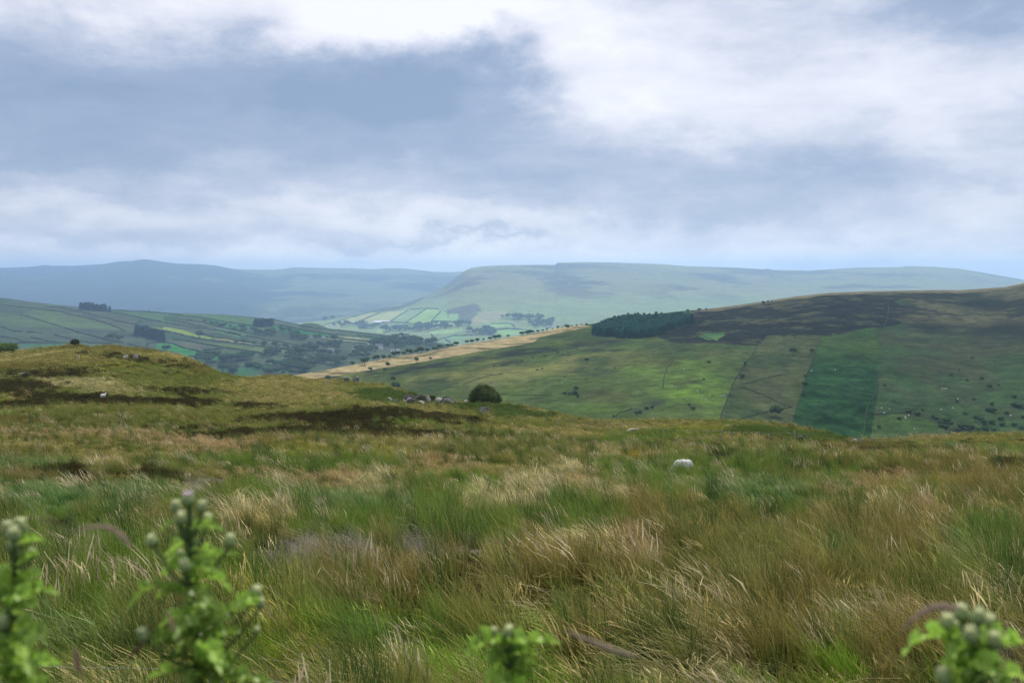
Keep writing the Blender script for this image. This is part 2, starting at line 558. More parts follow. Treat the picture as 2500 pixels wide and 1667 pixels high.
LEFT_FIELDS = [
    (z7((280, 385), (450, 310), (830, 345), (1150, 425), (1480, 510), (1680, 590), (1300, 570), (900, 560), (600, 475)), (.155, .175, .10)),
    (z7((0, 350), (280, 385), (600, 475), (880, 560), (500, 560), (100, 550), (0, 525)), (.135, .155, .095)),
    (z7((620, 275), (850, 290), (1300, 395), (1830, 515), (1750, 600), (1480, 510), (1150, 425), (830, 345)), (.14, .135, .105)),
    (z7((1050, 330), (1530, 352), (1950, 437), (1830, 512), (1300, 393)), (.13, .13, .10)),
    (z7((1530, 322), (2352, 372), (2352, 500), (1950, 433), (1700, 373)), (.13, .17, .10)),
    (z7((800, 570), (1700, 590), (1850, 640), (1900, 690), (1400, 700), (1110, 632)), (.11, .11, .10)),
    (z5((0, 575), (250, 615), (480, 685), (730, 735), (620, 762), (480, 732), (330, 705), (0, 638)), (.30, .31, .11)),
    (z7((1980, 540), (2352, 590), (2352, 618), (2100, 572)), (.30, .31, .11)),
    (z5((-100, 800), (0, 810), (150, 832), (400, 910), (640, 968), (500, 985), (340, 1003), (200, 950), (-100, 890)), (.085, .23, .085)),
    (z5((380, 1012), (500, 995), (680, 980), (850, 1008), (860, 1030), (540, 1062)), (.09, .22, .09)),
    (z7((1080, 790), (1400, 820), (1800, 830), (2352, 915), (2352, 930), (1100, 850)), (.09, .21, .09)),
    (z7((260, 785), (960, 775), (1070, 800), (700, 830), (300, 820)), (.10, .17, .10)),
    (z5((720, 735), (900, 745), (1000, 772), (1240, 812), (1330, 830), (1450, 860), (1250, 835), (1000, 805), (760, 778)), (.33, .28, .18)),
    (z5((930, 742), (1080, 765), (1290, 802), (1240, 808), (1000, 765)), (.36, .31, .20)),
    (z5((200, 785), (480, 822), (880, 885), (560, 908), (400, 893), (260, 840)), (.17, .15, .13)),
    (z5((560, 915), (860, 892), (1100, 910), (1430, 965), (1000, 1030), (700, 960)), (.13, .16, .11)),
    (z5((520, 790), (900, 815), (1500, 885), (1900, 930), (1450, 955), (1100, 900)), (.17, .19, .10)),
    (z5((600, 490), (700, 472), (900, 510), (1290, 575), (1380, 590), (1300, 640), (1000, 600), (720, 540)), (.085, .17, .09)),
    (z5((0, 385), (400, 390), (850, 405), (1400, 470), (1300, 560), (1100, 530), (700, 462), (300, 415)), (.14, .19, .10)),
    (z5((1560, 545), (1640, 548), (2050, 640), (2352, 685), (2352, 705), (2050, 705), (1700, 650), (1480, 590)), (.08, .18, .09)),
    (z5((720, 585), (1000, 640), (1250, 685), (1100, 695), (900, 650)), (.15, .22, .13)),
    (z5((720, 620), (900, 665), (1100, 705), (1080, 730), (850, 680)), (.16, .23, .13)),
    (z6((0, 335), (200, 380), (580, 450), (800, 480), (700, 492), (400, 470), (0, 440)), (.075, .185, .09)),
    (z6((500, 495), (760, 527), (1000, 545), (1190, 562), (1150, 577), (780, 552), (520, 522)), (.36, .31, .22)),
    (z6((740, 470), (1000, 490), (1350, 540), (1220, 553), (900, 515), (705, 488)), (.35, .31, .21)),
    (z6((800, 440), (1250, 475), (1640, 540), (1560, 560), (1300, 520), (1000, 470)), (.08, .17, .09)),
    (z6((50, 792), (200, 768), (430, 790), (420, 850), (300, 855)), (.17, .16, .13)),
    (z6((370, 760), (600, 770), (820, 805), (700, 815), (450, 780)), (.15, .18, .12)),
    (z6((0, 610), (330, 660), (280, 690), (0, 640)), (.17, .17, .14)),
    (z5((1250, 715), (1700, 790), (2000, 850), (1800, 850), (1500, 800), (1200, 740)), (.15, .15, .125)),
    (z5((1550, 790), (1750, 830), (1700, 850), (1450, 800)), (.20, .18, .15)),
    (z5((1430, 1050), (1700, 1035), (1950, 1090), (1700, 1130)), (.09, .15, .10)),
    (z5((1150, 1110), (1400, 1100), (1750, 1190), (1500, 1215), (1200, 1190)), (.08, .15, .09)),
    (z5((800, 1190), (1000, 1150), (1250, 1190), (1400, 1260), (950, 1290)), (.08, .16, .09)),
    (z5((1800, 1020), (2000, 1000), (2200, 1050), (2100, 1090), (1950, 1090)), (.18, .16, .13)),
]


def col_left(U, V, P):
    n = fbm(P[..., 0] / 130, P[..., 1] / 130, 4, 81)
    n2 = fbm(P[..., 0] / 22, P[..., 1] / 22, 3, 82)
    a = np.array([.055, .075, .045]); b = np.array([.085, .10, .062])
    C = a + (b - a) * sstep(-.4, .4, n)[..., None]
    C = C * np.array([.72, .85, .80])
    for poly, c in LEFT_FIELDS:
        m = inpoly(U + 2 * n2, V + .8 * n2, poly)
        C[m] = np.asarray(c) ** 1.25 * np.array([.70, .92, .72]) * (1 + .22 * n[m] + .2 * n2[m])[:, None]
    return C


HEATHER_R = z3((1640, 530), (2352, 430)) + z4((450, 262), (700, 240), (1000, 232), (1270, 232), (1300, 480), (1130, 497), (1000, 503), (900, 522),
                                             (680, 570), (430, 553), (230, 558), (160, 637), (0, 640)) + z3((2050, 815), (1850, 793), (1560, 800), (1480, 790), (1360, 742), (1640, 640))
TAN_STRIP = [(700, 921)] + [tuple(p) for p in right_hill.ridge[1:13] + np.array([0, -3])] + [(1444, 797), (1438, 798), (1393, 807), (1319, 823), (1300, 837), (1165, 859), (1076, 875),
                                                                                 (987, 890), (898, 904), (820, 917), (749, 928), (716, 935)]
TEAL = z4((760, 870), (1000, 740), (1105, 690), (1090, 1000), (1040, 1200), (1020, 1380), (520, 1380), (440, 1260), (480, 1100), (600, 1050), (700, 960))


def col_right(U, V, P):
    X, Y = P[..., 0], P[..., 1]
    n = fbm(X / 90, Y / 90, 4, 91)
    n2 = fbm(X / 16, Y / 16, 4, 92)
    n3 = fbm(X / 34 + 50, Y / 60, 4, 93)
    nf = fbm(X / 5, Y / 5, 3, 94)
    wu, wv = U + 10 * n2 + 5 * nf, V + 6 * n2 + 3 * nf
    green = np.array([.075, .112, .036]); tan = np.array([.20, .195, .07]); brown = np.array([.085, .085, .042]); lime = np.array([.115, .20, .032])
    teal = np.array([.020, .058, .020]); heath = np.array([.019, .022, .020]); straw = np.array([.40, .32, .19])

    def lerp(a, b, w): return a + (b - a) * np.clip(w, 0, 1)[..., None]
    lit = sstep(1700, 1150, U)  # tan cover brightened towards the left, a sun patch put into the colour
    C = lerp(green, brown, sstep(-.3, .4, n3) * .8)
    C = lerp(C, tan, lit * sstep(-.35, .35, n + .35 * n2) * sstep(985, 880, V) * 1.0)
    dg = np.array([.040, .078, .030])
    C = lerp(C, dg, sstep(.0, .45, n3 - .3 * n) * .7)
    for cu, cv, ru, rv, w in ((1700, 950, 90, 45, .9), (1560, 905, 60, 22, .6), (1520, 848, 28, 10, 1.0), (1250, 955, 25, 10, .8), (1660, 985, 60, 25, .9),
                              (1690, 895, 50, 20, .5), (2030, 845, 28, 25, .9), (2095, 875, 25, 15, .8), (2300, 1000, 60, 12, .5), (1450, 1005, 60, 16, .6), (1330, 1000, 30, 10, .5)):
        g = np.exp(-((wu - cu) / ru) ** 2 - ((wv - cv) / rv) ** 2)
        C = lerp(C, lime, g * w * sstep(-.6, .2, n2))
    # scattered heather strips on the lower left shoulder
    hs = np.abs(wv - np.interp(U, [880, 1000, 1150, 1300, 1450, 1560], [925, 903, 880, 858, 838, 835]))
    C = lerp(C, heath * 1.4, sstep(11, 4, hs) * sstep(1560, 1500, U) * sstep(-.45, .1, n2 + nf * .3) * .85)
    hs = np.abs(wv - np.interp(U, [1000, 1200, 1400, 1550], [905, 893, 862, 852]))
    C = lerp(C, heath * 1.5, sstep(9, 3, hs) * sstep(1560, 1500, U) * sstep(-.15, .3, n2) * .8)
    for cu, cv, ru, rv in ((1600, 985, 40, 14), (1690, 1000, 28, 14), (1490, 905, 25, 10), (1405, 960, 16, 10), (1490, 845, 40, 8), (1560, 1005, 25, 8)):
        g = np.exp(-((wu - cu) / ru) ** 2 - ((wv - cv) / rv) ** 2)
        C = lerp(C, np.array([.05, .065, .045]), g * sstep(-.3, .2, n2 + nf * .4))
    # enclosed fields
    f1 = inpoly(U, V, z3((2210, 780), (2080, 960), (1990, 1110), (1920, 1290), (1850, 1500)) + z4((420, 1300), (455, 1110), (490, 1000), (530, 860), (570, 760), (640, 575), (430, 553), (230, 558)))
    C[f1] = lerp(np.array([.050, .076, .033]), np.array([.070, .084, .040]), sstep(-.3, .4, n3 + .5 * n2))[f1]
    f2 = inpoly(U, V, z4((640, 575), (900, 522), (1120, 498), (1090, 590), (1110, 700), (1090, 850), (1080, 1000), (1050, 1150), (1020, 1400), (400, 1400), (420, 1250), (455, 1110), (490, 1000), (530, 860), (570, 760)))
    C[f2] = lerp(np.array([.038, .080, .022]), np.array([.062, .105, .030]), sstep(-.4, .4, n3 + .5 * n2))[f2]
    tl = inpoly(wu + 14 * n2 + 10 * n3, wv + 12 * n2 + 14 * n3, TEAL) & f2
    tw = sstep(838, 905, V - .10 * (U - 2060) + 26 * n3 + 14 * n2) * f2
    C = lerp(C, teal * (1 + .45 * n2 + .35 * nf)[..., None], tw)
    del tl
    f3 = inpoly(U, wv, z4((1050, 1180), (1280, 1165), (1500, 1210), (1600, 1300), (1650, 1400), (1010, 1400)))
    C[f3] = lerp(np.array([.055, .098, .030]), np.array([.075, .122, .040]), sstep(-.4, .4, n3))[f3]
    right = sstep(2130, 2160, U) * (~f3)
    C = lerp(C, lerp(np.array([.050, .060, .034]), np.array([.040, .080, .032]), sstep(-.3, .3, n3)), right * .9)  # darker cover at the right, with cloud shade painted into the colour
    # heather moor on the upper slope, broken to the right
    h = inpoly(U + 5 * n2 + 3 * nf + 40 * np.maximum(n3, -.2) * sstep(2120, 2200, U), V + 4 * n2 + 2 * nf, HEATHER_R)
    hp = np.clip(sstep(-.52, .0, n2 * .8 + n * .5 + nf * .55 + n3 * .3), 0, 1)
    C = np.where(h[..., None], lerp(np.array([.078, .084, .048]), heath, hp), C)
    rz = sstep(2185, 2235, wu) * sstep(880, 770, wv)
    pt = sstep(-.2, .2, fbm(X / 60, Y / 45, 4, 97) + .6 * n2 + .4 * nf + .05)
    C = lerp(C, lerp(np.array([.105, .105, .060]), np.array([.026, .030, .024]), pt), rz * .95)
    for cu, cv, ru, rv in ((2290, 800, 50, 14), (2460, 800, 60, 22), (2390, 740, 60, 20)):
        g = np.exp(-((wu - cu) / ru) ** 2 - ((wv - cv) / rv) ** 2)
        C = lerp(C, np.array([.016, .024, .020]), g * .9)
    edge = np.interp(U, right_hill.ridge[:, 0], right_hill.ridge[:, 1])
    C = lerp(C, np.array([.21, .19, .12]), sstep(9, 3, V - edge + 3 * n2) * sstep(1680, 1720, U) * .75)
    gp = inpoly(U + 3 * n2, V + 2 * n2, z3((1690, 735), (1760, 715), (1900, 705), (1912, 740), (1850, 778), (1770, 772)))
    C[gp] = lerp(np.array([.06, .14, .06]), np.array([.08, .16, .06]), sstep(-.3, .3, n2))[gp]
    ts = inpoly(U, V, TAN_STRIP)
    streak = sstep(.05, .35, fbm(X / 26, Y / 9 + X / 30, 4, 98))
    C = np.where(ts[..., None], lerp(straw, np.array([.10, .105, .055]), streak * .8), C)
    # bracken belt outside the strip, along its upper edge
    return C * .78 * np.array([.98, 1.0, .88]) * (1 + .34 * nf + .14 * n2)[..., None]


far_ridge.build('distant_ridge', -450, 2950, 420, 110, col_far, M_far)
spur.build('plateau_hill', 570, 2900, 620, 170, col_spur, M_far)
left_hill.build('field_hillside', -450, 1280, 620, 200, col_left, M_hill)
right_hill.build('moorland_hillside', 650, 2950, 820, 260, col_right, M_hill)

# low ground that the hills stand on, out to the horizon behind them
gx = np.linspace(-15500, 15500, 70); gy = np.linspace(-1800, 18200, 60)
GX, GY = np.meshgrid(gx, gy, indexing='ij')
gz = -468 + 6 * fbm(GX / 900, GY / 900, 3, 5)
o = link('ground', gridmesh('ground', np.stack([GX, GY, gz], -1), [M_base], np.ones(GX.shape + (3,)) * np.array([.09, .13, .06])))
tag(o, kind='structure')

# ------------------------------------------------------------------ the near moor
CREST = np.array([(-400, 850), (0, 858), (60, 856), (98, 851), (131, 848.5), (167, 844), (190, 843.5), (226, 849), (250, 846), (292, 846), (336, 853), (387, 858), (440, 868),
                  (464, 877), (491, 889), (521, 904), (551, 915), (583, 921), (619, 923), (655, 918), (699, 917), (725, 922), (767, 928), (832, 929), (892, 936), (927, 942),
                  (972, 952), (1036, 978), (1143, 984), (1232, 987), (1266, 993), (1300, 998), (1349, 1007), (1384, 1015), (1423, 1022.5), (1468, 1028.6), (1557, 1028.6), (1646, 1027.7),
                  (1765, 1028.6), (1825, 1029.5), (1899, 1037), (1959, 1045.5), (2007, 1056), (2049, 1069), (2074, 1077), (2119, 1078.5), (2167, 1075), (2246, 1069), (2342, 1064.5),
                  (2406, 1062), (2500, 1060), (2900, 1052)], float)
CRESTD = np.array([(-400, 265), (0, 262), (200, 250), (480, 232), (620, 240), (850, 215), (1000, 190), (1180, 165), (1300, 165), (1450, 158), (1800, 150), (2080, 152), (2900, 150)], float)
OFF = 8.0


def pchip(xk, yk, x):
    h = np.diff(xk); dl = np.diff(yk) / h
    m = np.zeros(len(xk))
    m[0], m[-1] = dl[0], dl[-1]
    for i in range(1, len(xk) - 1):
        if dl[i - 1] * dl[i] > 0:
            w1, w2 = 2 * h[i] + h[i - 1], h[i] + 2 * h[i - 1]
            m[i] = (w1 + w2) / (w1 / dl[i - 1] + w2 / dl[i])
    i = np.clip(np.searchsorted(xk, x) - 1, 0, len(h) - 1)
    t = (x - xk[i]) / h[i]
    return ((1 + 2 * t) * (1 - t) ** 2 * yk[i] + t * (1 - t) ** 2 * h[i] * m[i] + t * t * (3 - 2 * t) * yk[i + 1] + t * t * (t - 1) * h[i] * m[i + 1])


NA, ND = 560, 330
A_ = np.linspace(-.78, .78, NA)
D_ = np.concatenate([np.linspace(-4, .8, 14), np.geomspace(1.0, 300, ND - 30), np.geomspace(312, 640, 16)])
ND = len(D_)
ZT = np.zeros((NA, ND)); DC = np.zeros(NA)
for i, a in enumerate(A_):
    dc = 190.
    for _ in range(4):
        uc = UC + F * a * (dc + OFF) / dc
        dc = float(np.interp(uc, CRESTD[:, 0], CRESTD[:, 1]))
    vc = np.interp(uc, CREST[:, 0], CREST[:, 1])
    zc = (VH - vc) / F * dc
    DC[i] = dc
    z60 = -11.7
    left = float(sstep(900, 300, np.array(uc)))
    zmid = z60 + (zc - z60) * .62 - 1.4 * left
    xk = np.array([-6, 0, 2.6, 9.5, 13, 25, 60, 60 + (dc - 60) * .55, dc * .93, dc, dc * 1.06, dc * 1.3, dc * 1.9, 900])
    zs = zc - (dc * .07) * (.5 * (zc - zmid) / (.45 * (dc - 60)))
    yk = np.array([-1.5, -1.6, -1.85, -4.25, -4.85, -6.9, z60, zmid, zs, zc, zc - dc * .012, zc - dc * .085, zc - dc * .30, -262])
    ZT[i] = pchip(xk, yk, D_)
AA, DD = np.meshgrid(A_, D_, indexing='ij')
XX = AA * (np.maximum(DD, 0) + OFF)
tap = (1 - .8 * sstep(.75, .97, DD / DC[:, None])) * sstep(3, 14, DD)
ZT += tap * (.55 * fbm(XX / 19, DD / 13, 3, 101) * sstep(15, 60, DD) + .22 * fbm(XX / 4.5, DD / 3.5, 3, 102))
# hummocks of the mound at the left and the knoll under the round bush
for hu, hv, hd, hr, hh in ((300, 905, 205, 16, .9), (120, 900, 200, 22, .8), (470, 930, 190, 18, .6), (900, 1010, 120, 14, .7), (1750, 1052, 128, 11, .7)):
    c = P3(hu, hv, hd)
    ZT += hh * np.exp(-((XX - c[0]) / (hr * 1.6)) ** 2 - ((DD - c[1]) / hr) ** 2)


def ground_z(x, d):
    x = np.asarray(x, float); d = np.asarray(d, float)
    a = x / (np.maximum(d, 0) + OFF)
    fi = np.clip((a - A_[0]) / (A_[1] - A_[0]), 0, NA - 1.001)
    j = np.clip(np.searchsorted(D_, d) - 1, 0, ND - 2)
    t = np.clip((d - D_[j]) / (D_[j + 1] - D_[j]), 0, 1)
    i = fi.astype(int); s = fi - i
    return (ZT[i, j] * (1 - s) * (1 - t) + ZT[i + 1, j] * s * (1 - t) + ZT[i, j + 1] * (1 - s) * t + ZT[i + 1, j + 1] * s * t)


def moor_at(u, v):
    """first point of the near moor met by the line of sight through (u, v)"""
    ds = np.geomspace(8, 300, 1500)
    x = (u - UC) / F * ds
    z = ground_z(x, ds)
    los = (VH - v) / F * ds
    hit = np.nonzero(z >= los)[0]
    k = hit[0] if len(hit) else int(np.argmax(z - los))
    return np.array([x[k], ds[k], z[k]])


# ground cover kinds of the moor: colour of leaf, colour of heads
PAL = dict(
    olive=((.160, .180, .056), (.24, .22, .10)), tan=((.26, .225, .105), (.40, .33, .19)), pink=((.23, .19, .10), (.40, .29, .20)), heather=((.054, .048, .024), (.085, .070, .036)),
    green=((.115, .200, .040), (.19, .23, .08)), teal=((.075, .180, .070), (.19, .25, .13)), yellow=((.215, .225, .050), (.30, .28, .09)), dead=((.25, .215, .26), (.32, .29, .36)),
    lush=((.18, .31, .040), (.26, .35, .09)), pale=((.33, .28, .185), (.50, .42, .30)), ochre=((.27, .20, .045), (.36, .27, .09)), brown=((.150, .138, .052), (.26, .21, .10)),
    bracken=((.075, .115, .035), (.10, .14, .05)), peat=((.030, .024, .020), (.05, .04, .035)))
KINDS = list(PAL)
# (u, v, half width, half height, kind, weight)
BL = [
    # far slopes of the moor
    (150, 875, 160, 16, 'tan', 1.5), (300, 850, 120, 10, 'brown', 1.3), (420, 875, 60, 12, 'tan', 1.6), (240, 865, 40, 8, 'olive', 1.5), (290, 890, 90, 16, 'yellow', .6), (60, 895, 70, 10, 'brown', 1.5),
    (100, 915, 120, 10, 'heather', 1.2), (260, 868, 34, 6, 'heather', 2.8), (215, 862, 20, 5, 'heather', 2.0), (325, 874, 18, 8, 'heather', 2.2), (400, 882, 60, 7, 'heather', 1.6), (440, 895, 50, 7, 'heather', .9),
    (480, 900, 30, 12, 'brown', 1.5), (150, 905, 90, 9, 'heather', .8), (450, 925, 130, 16, 'olive', 1.5), (600, 940, 120, 12, 'tan', .9), (700, 935, 100, 10, 'tan', 1.3), (200, 935, 90, 10, 'pale', 1.4), (290, 955, 80, 9, 'pale', 1.0),
    (45, 945, 75, 15, 'heather', 4), (130, 968, 70, 10, 'heather', 2.5), (200, 978, 110, 10, 'heather', 3.2), (350, 982, 130, 9, 'heather', 4), (470, 984, 30, 7, 'heather', 3), (300, 985, 70, 10, 'heather', 2), (60, 990, 70, 9, 'heather', 2),
    (440, 955, 90, 8, 'heather', 1.2), (625, 993, 50, 8, 'heather', 3.5), (800, 995, 28, 4, 'heather', 1.6), (700, 970, 120, 14, 'tan', 1.0), (560, 1015, 90, 12, 'olive', 1.6), (230, 1020, 140, 16, 'olive', 1.3), (90, 1030, 90, 10, 'brown', 1.2),
    (250, 1035, 30, 8, 'heather', 1.2), (150, 1058, 170, 7, 'pink', 2.4), (450, 1045, 80, 6, 'heather', .9), (380, 1042, 25, 4, 'heather', 1.5), (270, 1060, 90, 6, 'pink', 2.2),
    (700, 1022, 130, 11, 'heather', 2.6), (860, 1018, 110, 11, 'heather', 4.2), (960, 1005, 50, 8, 'heather', 4), (1030, 1015, 60, 8, 'heather', 3.6), (1110, 1026, 60, 7, 'heather', 3.6), (1180, 1036, 30, 5, 'heather', 3.0), (900, 1040, 140, 9, 'heather', 1.6),
    (530, 1062, 80, 6, 'heather', 3.2), (700, 1056, 130, 9, 'heather', 4), (900, 1058, 110, 9, 'heather', 3.6), (1050, 1062, 90, 7, 'heather', 3.4), (1140, 1064, 35, 5, 'heather', 3), (1222, 1070, 24, 5, 'heather', 4), (1255, 1074, 12, 4, 'heather', 2),
    (1000, 1040, 70, 6, 'tan', 1.4), (1000, 1030, 60, 6, 'green', 1.0), (1080, 1000, 120, 8, 'tan', 1.0), (1150, 1010, 60, 10, 'olive', 1.5), (1210, 1000, 60, 8, 'bracken', 3.0), (1270, 1012, 70, 8, 'bracken', 2.2), (1180, 992, 60, 5, 'bracken', 3), (1310, 1003, 60, 6, 'tan', 1.5),
    (930, 965, 50, 12, 'bracken', 1.8), (1010, 970, 40, 8, 'bracken', 1.0), (1300, 1040, 110, 8, 'olive', 1.5), (1300, 1050, 90, 5, 'tan', 1.6), (1450, 1040, 60, 7, 'pink', .9), (1560, 1040, 60, 8, 'tan', 1.6), (1700, 1045, 90, 9, 'yellow', .9), (1660, 1035, 60, 4, 'tan', 1.2),
    (1860, 1055, 60, 9, 'bracken', 2.6), (1960, 1070, 60, 8, 'bracken', 2.8), (2010, 1072, 40, 7, 'bracken', 2), (1830, 1070, 110, 8, 'tan', 1.2), (1620, 1065, 90, 12, 'green', 1.0), (1500, 1078, 60, 10, 'green', .9), (1470, 1105, 90, 14, 'tan', 1.1), (1580, 1108, 60, 16, 'ochre', 1.3),
    (1405, 1065, 50, 8, 'tan', 1.2), (1380, 1085, 80, 12, 'olive', 1.2), (1480, 1125, 30, 7, 'heather', 0.8), (2300, 1072, 180, 7, 'tan', 1.4), (2420, 1078, 120, 9, 'yellow', .8), (2100, 1088, 80, 8, 'brown', 1.4), (1745, 1108, 42, 15, 'heather', 1.8), (1760, 1118, 40, 14, 'bracken', 1.5),
    (1965, 1112, 50, 9, 'heather', 4), (2120, 1104, 90, 9, 'heather', 3.2), (2250, 1102, 90, 7, 'heather', 3.0), (2050, 1106, 60, 8, 'heather', 2.4), (2340, 1100, 60, 5, 'heather', 1.8), (2470, 1145, 40, 16, 'heather', 3.2), (2440, 1105, 70, 10, 'green', 1.4), (2330, 1090, 25, 8, 'teal', 1.4),
    # middle band
    (130, 1090, 180, 16, 'tan', 1.5), (60, 1085, 90, 10, 'green', .7), (300, 1115, 150, 18, 'tan', 1.6), (520, 1088, 100, 17, 'pink', 2.6), (420, 1075, 80, 10, 'pink', 1.6), (60, 1130, 90, 12, 'teal', .9), (180, 1125, 60, 9, 'green', .8), (430, 1130, 60, 14, 'green', .8),
    (600, 1130, 110, 14, 'green', 1.8), (520, 1125, 50, 12, 'green', 1.3), (780, 1098, 120, 14, 'yellow', 2.2), (900, 1095, 90, 10, 'olive', 1.2), (700, 1078, 90, 7, 'brown', 1.1), (760, 1135, 90, 10, 'green', 1.8), (880, 1130, 80, 12, 'green', 1.5), (950, 1110, 60, 12, 'yellow', 1.4), (1000, 1085, 120, 12, 'tan', .9),
    (30, 1160, 60, 8, 'heather', 1.8), (110, 1158, 30, 8, 'heather', 2.6), (185, 1152, 35, 9, 'heather', 2.8), (210, 1170, 20, 9, 'heather', 2), (80, 1175, 90, 8, 'brown', 1.4), (360, 1160, 55, 9, 'heather', 2.2), (420, 1170, 40, 10, 'heather', 1.8), (510, 1185, 55, 14, 'dead', 2.0), (540, 1190, 30, 10, 'heather', 1.6), (310, 1168, 40, 9, 'yellow', 1.4),
    (560, 1150, 70, 9, 'tan', 1.3), (640, 1160, 90, 10, 'pink', 1.4), (800, 1178, 90, 13, 'pink', 2.6), (700, 1170, 80, 12, 'pale', 1.0), (940, 1165, 40, 12, 'pale', 1.8), (1080, 1135, 80, 18, 'pink', 1.5), (1000, 1150, 90, 16, 'tan', 1.4), (900, 1190, 70, 12, 'pale', 1.2),
    (100, 1215, 130, 22, 'teal', 2.4), (300, 1220, 130, 26, 'teal', 2.2), (420, 1225, 60, 20, 'green', 1.6), (30, 1190, 60, 10, 'green', 1.2), (640, 1195, 70, 14, 'green', 2.0), (820, 1225, 110, 18, 'teal', 2.2), (700, 1215, 60, 14, 'green', 1.2), (960, 1240, 120, 22, 'teal', 1.8), (1060, 1240, 36, 22, 'green', 2.8), (860, 1260, 100, 20, 'green', 1.6),
    (1190, 1185, 90, 20, 'lush', 1.2), (1120, 1180, 60, 14, 'green', 1.2), (1260, 1150, 110, 14, 'tan', 1.3), (1200, 1115, 120, 12, 'olive', 1.6), (1290, 1115, 40, 9, 'green', 1.2), (1400, 1145, 70, 12, 'pale', 1.2), (1490, 1135, 50, 14, 'green', 1.8), (1550, 1150, 60, 10, 'green', 1.2), (1300, 1195, 110, 16, 'pale', 1.7), (1240, 1220, 70, 16, 'pale', 2.0), (1360, 1215, 60, 14, 'teal', .9),
    (1420, 1180, 90, 12, 'pink', 1.0), (1510, 1218, 70, 12, 'pale', 2.2), (1150, 1235, 60, 16, 'pale', 1.2), (1130, 1260, 60, 14, 'green', 1.2), (1620, 1160, 80, 14, 'teal', 1.8), (1670, 1165, 60, 14, 'green', 2.2), (1780, 1150, 90, 16, 'green', 1.8), (1880, 1135, 80, 12, 'green', 1.6), (1760, 1195, 120, 22, 'teal', 2.4), (1900, 1215, 90, 22, 'teal', 1.8), (1960, 1240, 60, 14, 'green', 1.8),
    (1620, 1200, 70, 16, 'green', 1.4), (1560, 1095, 70, 8, 'olive', 1.0), (2050, 1160, 70, 14, 'green', 1.0), (2080, 1190, 90, 14, 'pink', 1.2), (2180, 1162, 70, 12, 'pink', 2.6), (2150, 1185, 60, 10, 'ochre', .9), (2300, 1150, 120, 20, 'brown', 1.8), (2340, 1175, 60, 14, 'ochre', 1.1), (2420, 1185, 80, 18, 'pink', .9), (2060, 1195, 40, 10, 'teal', 1.0), (2440, 1200, 90, 22, 'brown', 1.6),
    # front band
    (140, 1278, 50, 9, 'peat', 3.0), (165, 1290, 40, 8, 'dead', 1.6), (270, 1270, 34, 10, 'peat', 2.6), (350, 1275, 50, 13, 'pink', 1.8), (90, 1265, 60, 10, 'lush', .9), (590, 1262, 70, 22, 'pale', 2.4), (650, 1285, 60, 22, 'tan', 2.2), (705, 1255, 30, 20, 'pale', 1.6), (780, 1275, 50, 18, 'teal', 1.2), (520, 1240, 40, 12, 'green', 1.2),
    (650, 1345, 50, 16, 'peat', 2.6), (740, 1350, 80, 20, 'dead', 2.6), (840, 1345, 80, 20, 'dead', 2.8), (580, 1385, 40, 12, 'peat', 1.6), (1030, 1350, 45, 18, 'dead', 2.2), (1150, 1345, 70, 14, 'dead', 1.6), (1060, 1350, 30, 12, 'heather', 1.2), (940, 1345, 40, 14, 'olive', 1.2), (930, 1300, 130, 22, 'green', 2.0), (1100, 1305, 110, 20, 'green', 1.8), (830, 1300, 60, 14, 'olive', 1.0),
    (1240, 1310, 80, 26, 'green', 1.4), (1420, 1285, 100, 30, 'green', 2.2), (1300, 1335, 80, 22, 'tan', 1.3), (1440, 1345, 70, 24, 'pale', 2.4), (1560, 1345, 70, 24, 'pink', 2.2), (1380, 1365, 40, 10, 'tan', 1.2), (1640, 1300, 110, 40, 'brown', 1.7), (1800, 1330, 130, 50, 'olive', 1.4), (1740, 1290, 90, 20, 'brown', 1.5), (2080, 1260, 120, 18, 'tan', 1.3), (2270, 1262, 50, 14, 'pink', 1.6), (2270, 1265, 40, 12, 'tan', 1.5),
    (2150, 1235, 70, 12, 'pale', 1.0), (2000, 1290, 60, 14, 'peat', .9), (1980, 1315, 30, 10, 'peat', 2.0), (2040, 1320, 60, 20, 'brown', 1.6), (2330, 1330, 70, 18, 'teal', .8), (2440, 1320, 70, 30, 'green', 1.2), (2340, 1345, 40, 12, 'peat', 1.4), (2200, 1340, 110, 30, 'brown', 1.4),
    (850, 1420, 100, 34, 'brown', 1.7), (1000, 1440, 110, 30, 'brown', 1.6), (950, 1400, 90, 24, 'tan', 1.2), (1150, 1400, 60, 18, 'heather', 1.1), (1140, 1440, 40, 24, 'peat', 1.2), (1190, 1450, 60, 26, 'tan', 1.6), (1330, 1430, 60, 40, 'brown', 1.6), (1385, 1460, 20, 18, 'peat', 3.2), (1240, 1400, 60, 22, 'olive', 1.4), (1520, 1420, 120, 40, 'brown', 1.4), (1500, 1480, 50, 20, 'pink', 1.8), (1640, 1440, 120, 40, 'olive', 1.2),
    (1020, 1480, 60, 16, 'peat', 1.8), (1000, 1490, 90, 14, 'brown', 1.2), (1540, 1440, 60, 26, 'tan', 1.0), (680, 1420, 70, 22, 'lush', 1.5), (720, 1470, 80, 30, 'olive', 1.2), (560, 1430, 60, 22, 'lush', 1.0), (230, 1350, 100, 36, 'teal', 2.0), (120, 1380, 80, 36, 'green', 1.6), (290, 1420, 70, 40, 'green', 2.0), (350, 1390, 40, 24, 'lush', 1.2), (270, 1470, 24, 14, 'peat', 1.4), (150, 1480, 110, 34, 'yellow', 1.0), (200, 1560, 120, 34, 'teal', .9), (90, 1450, 90, 24, 'olive', 1.3),
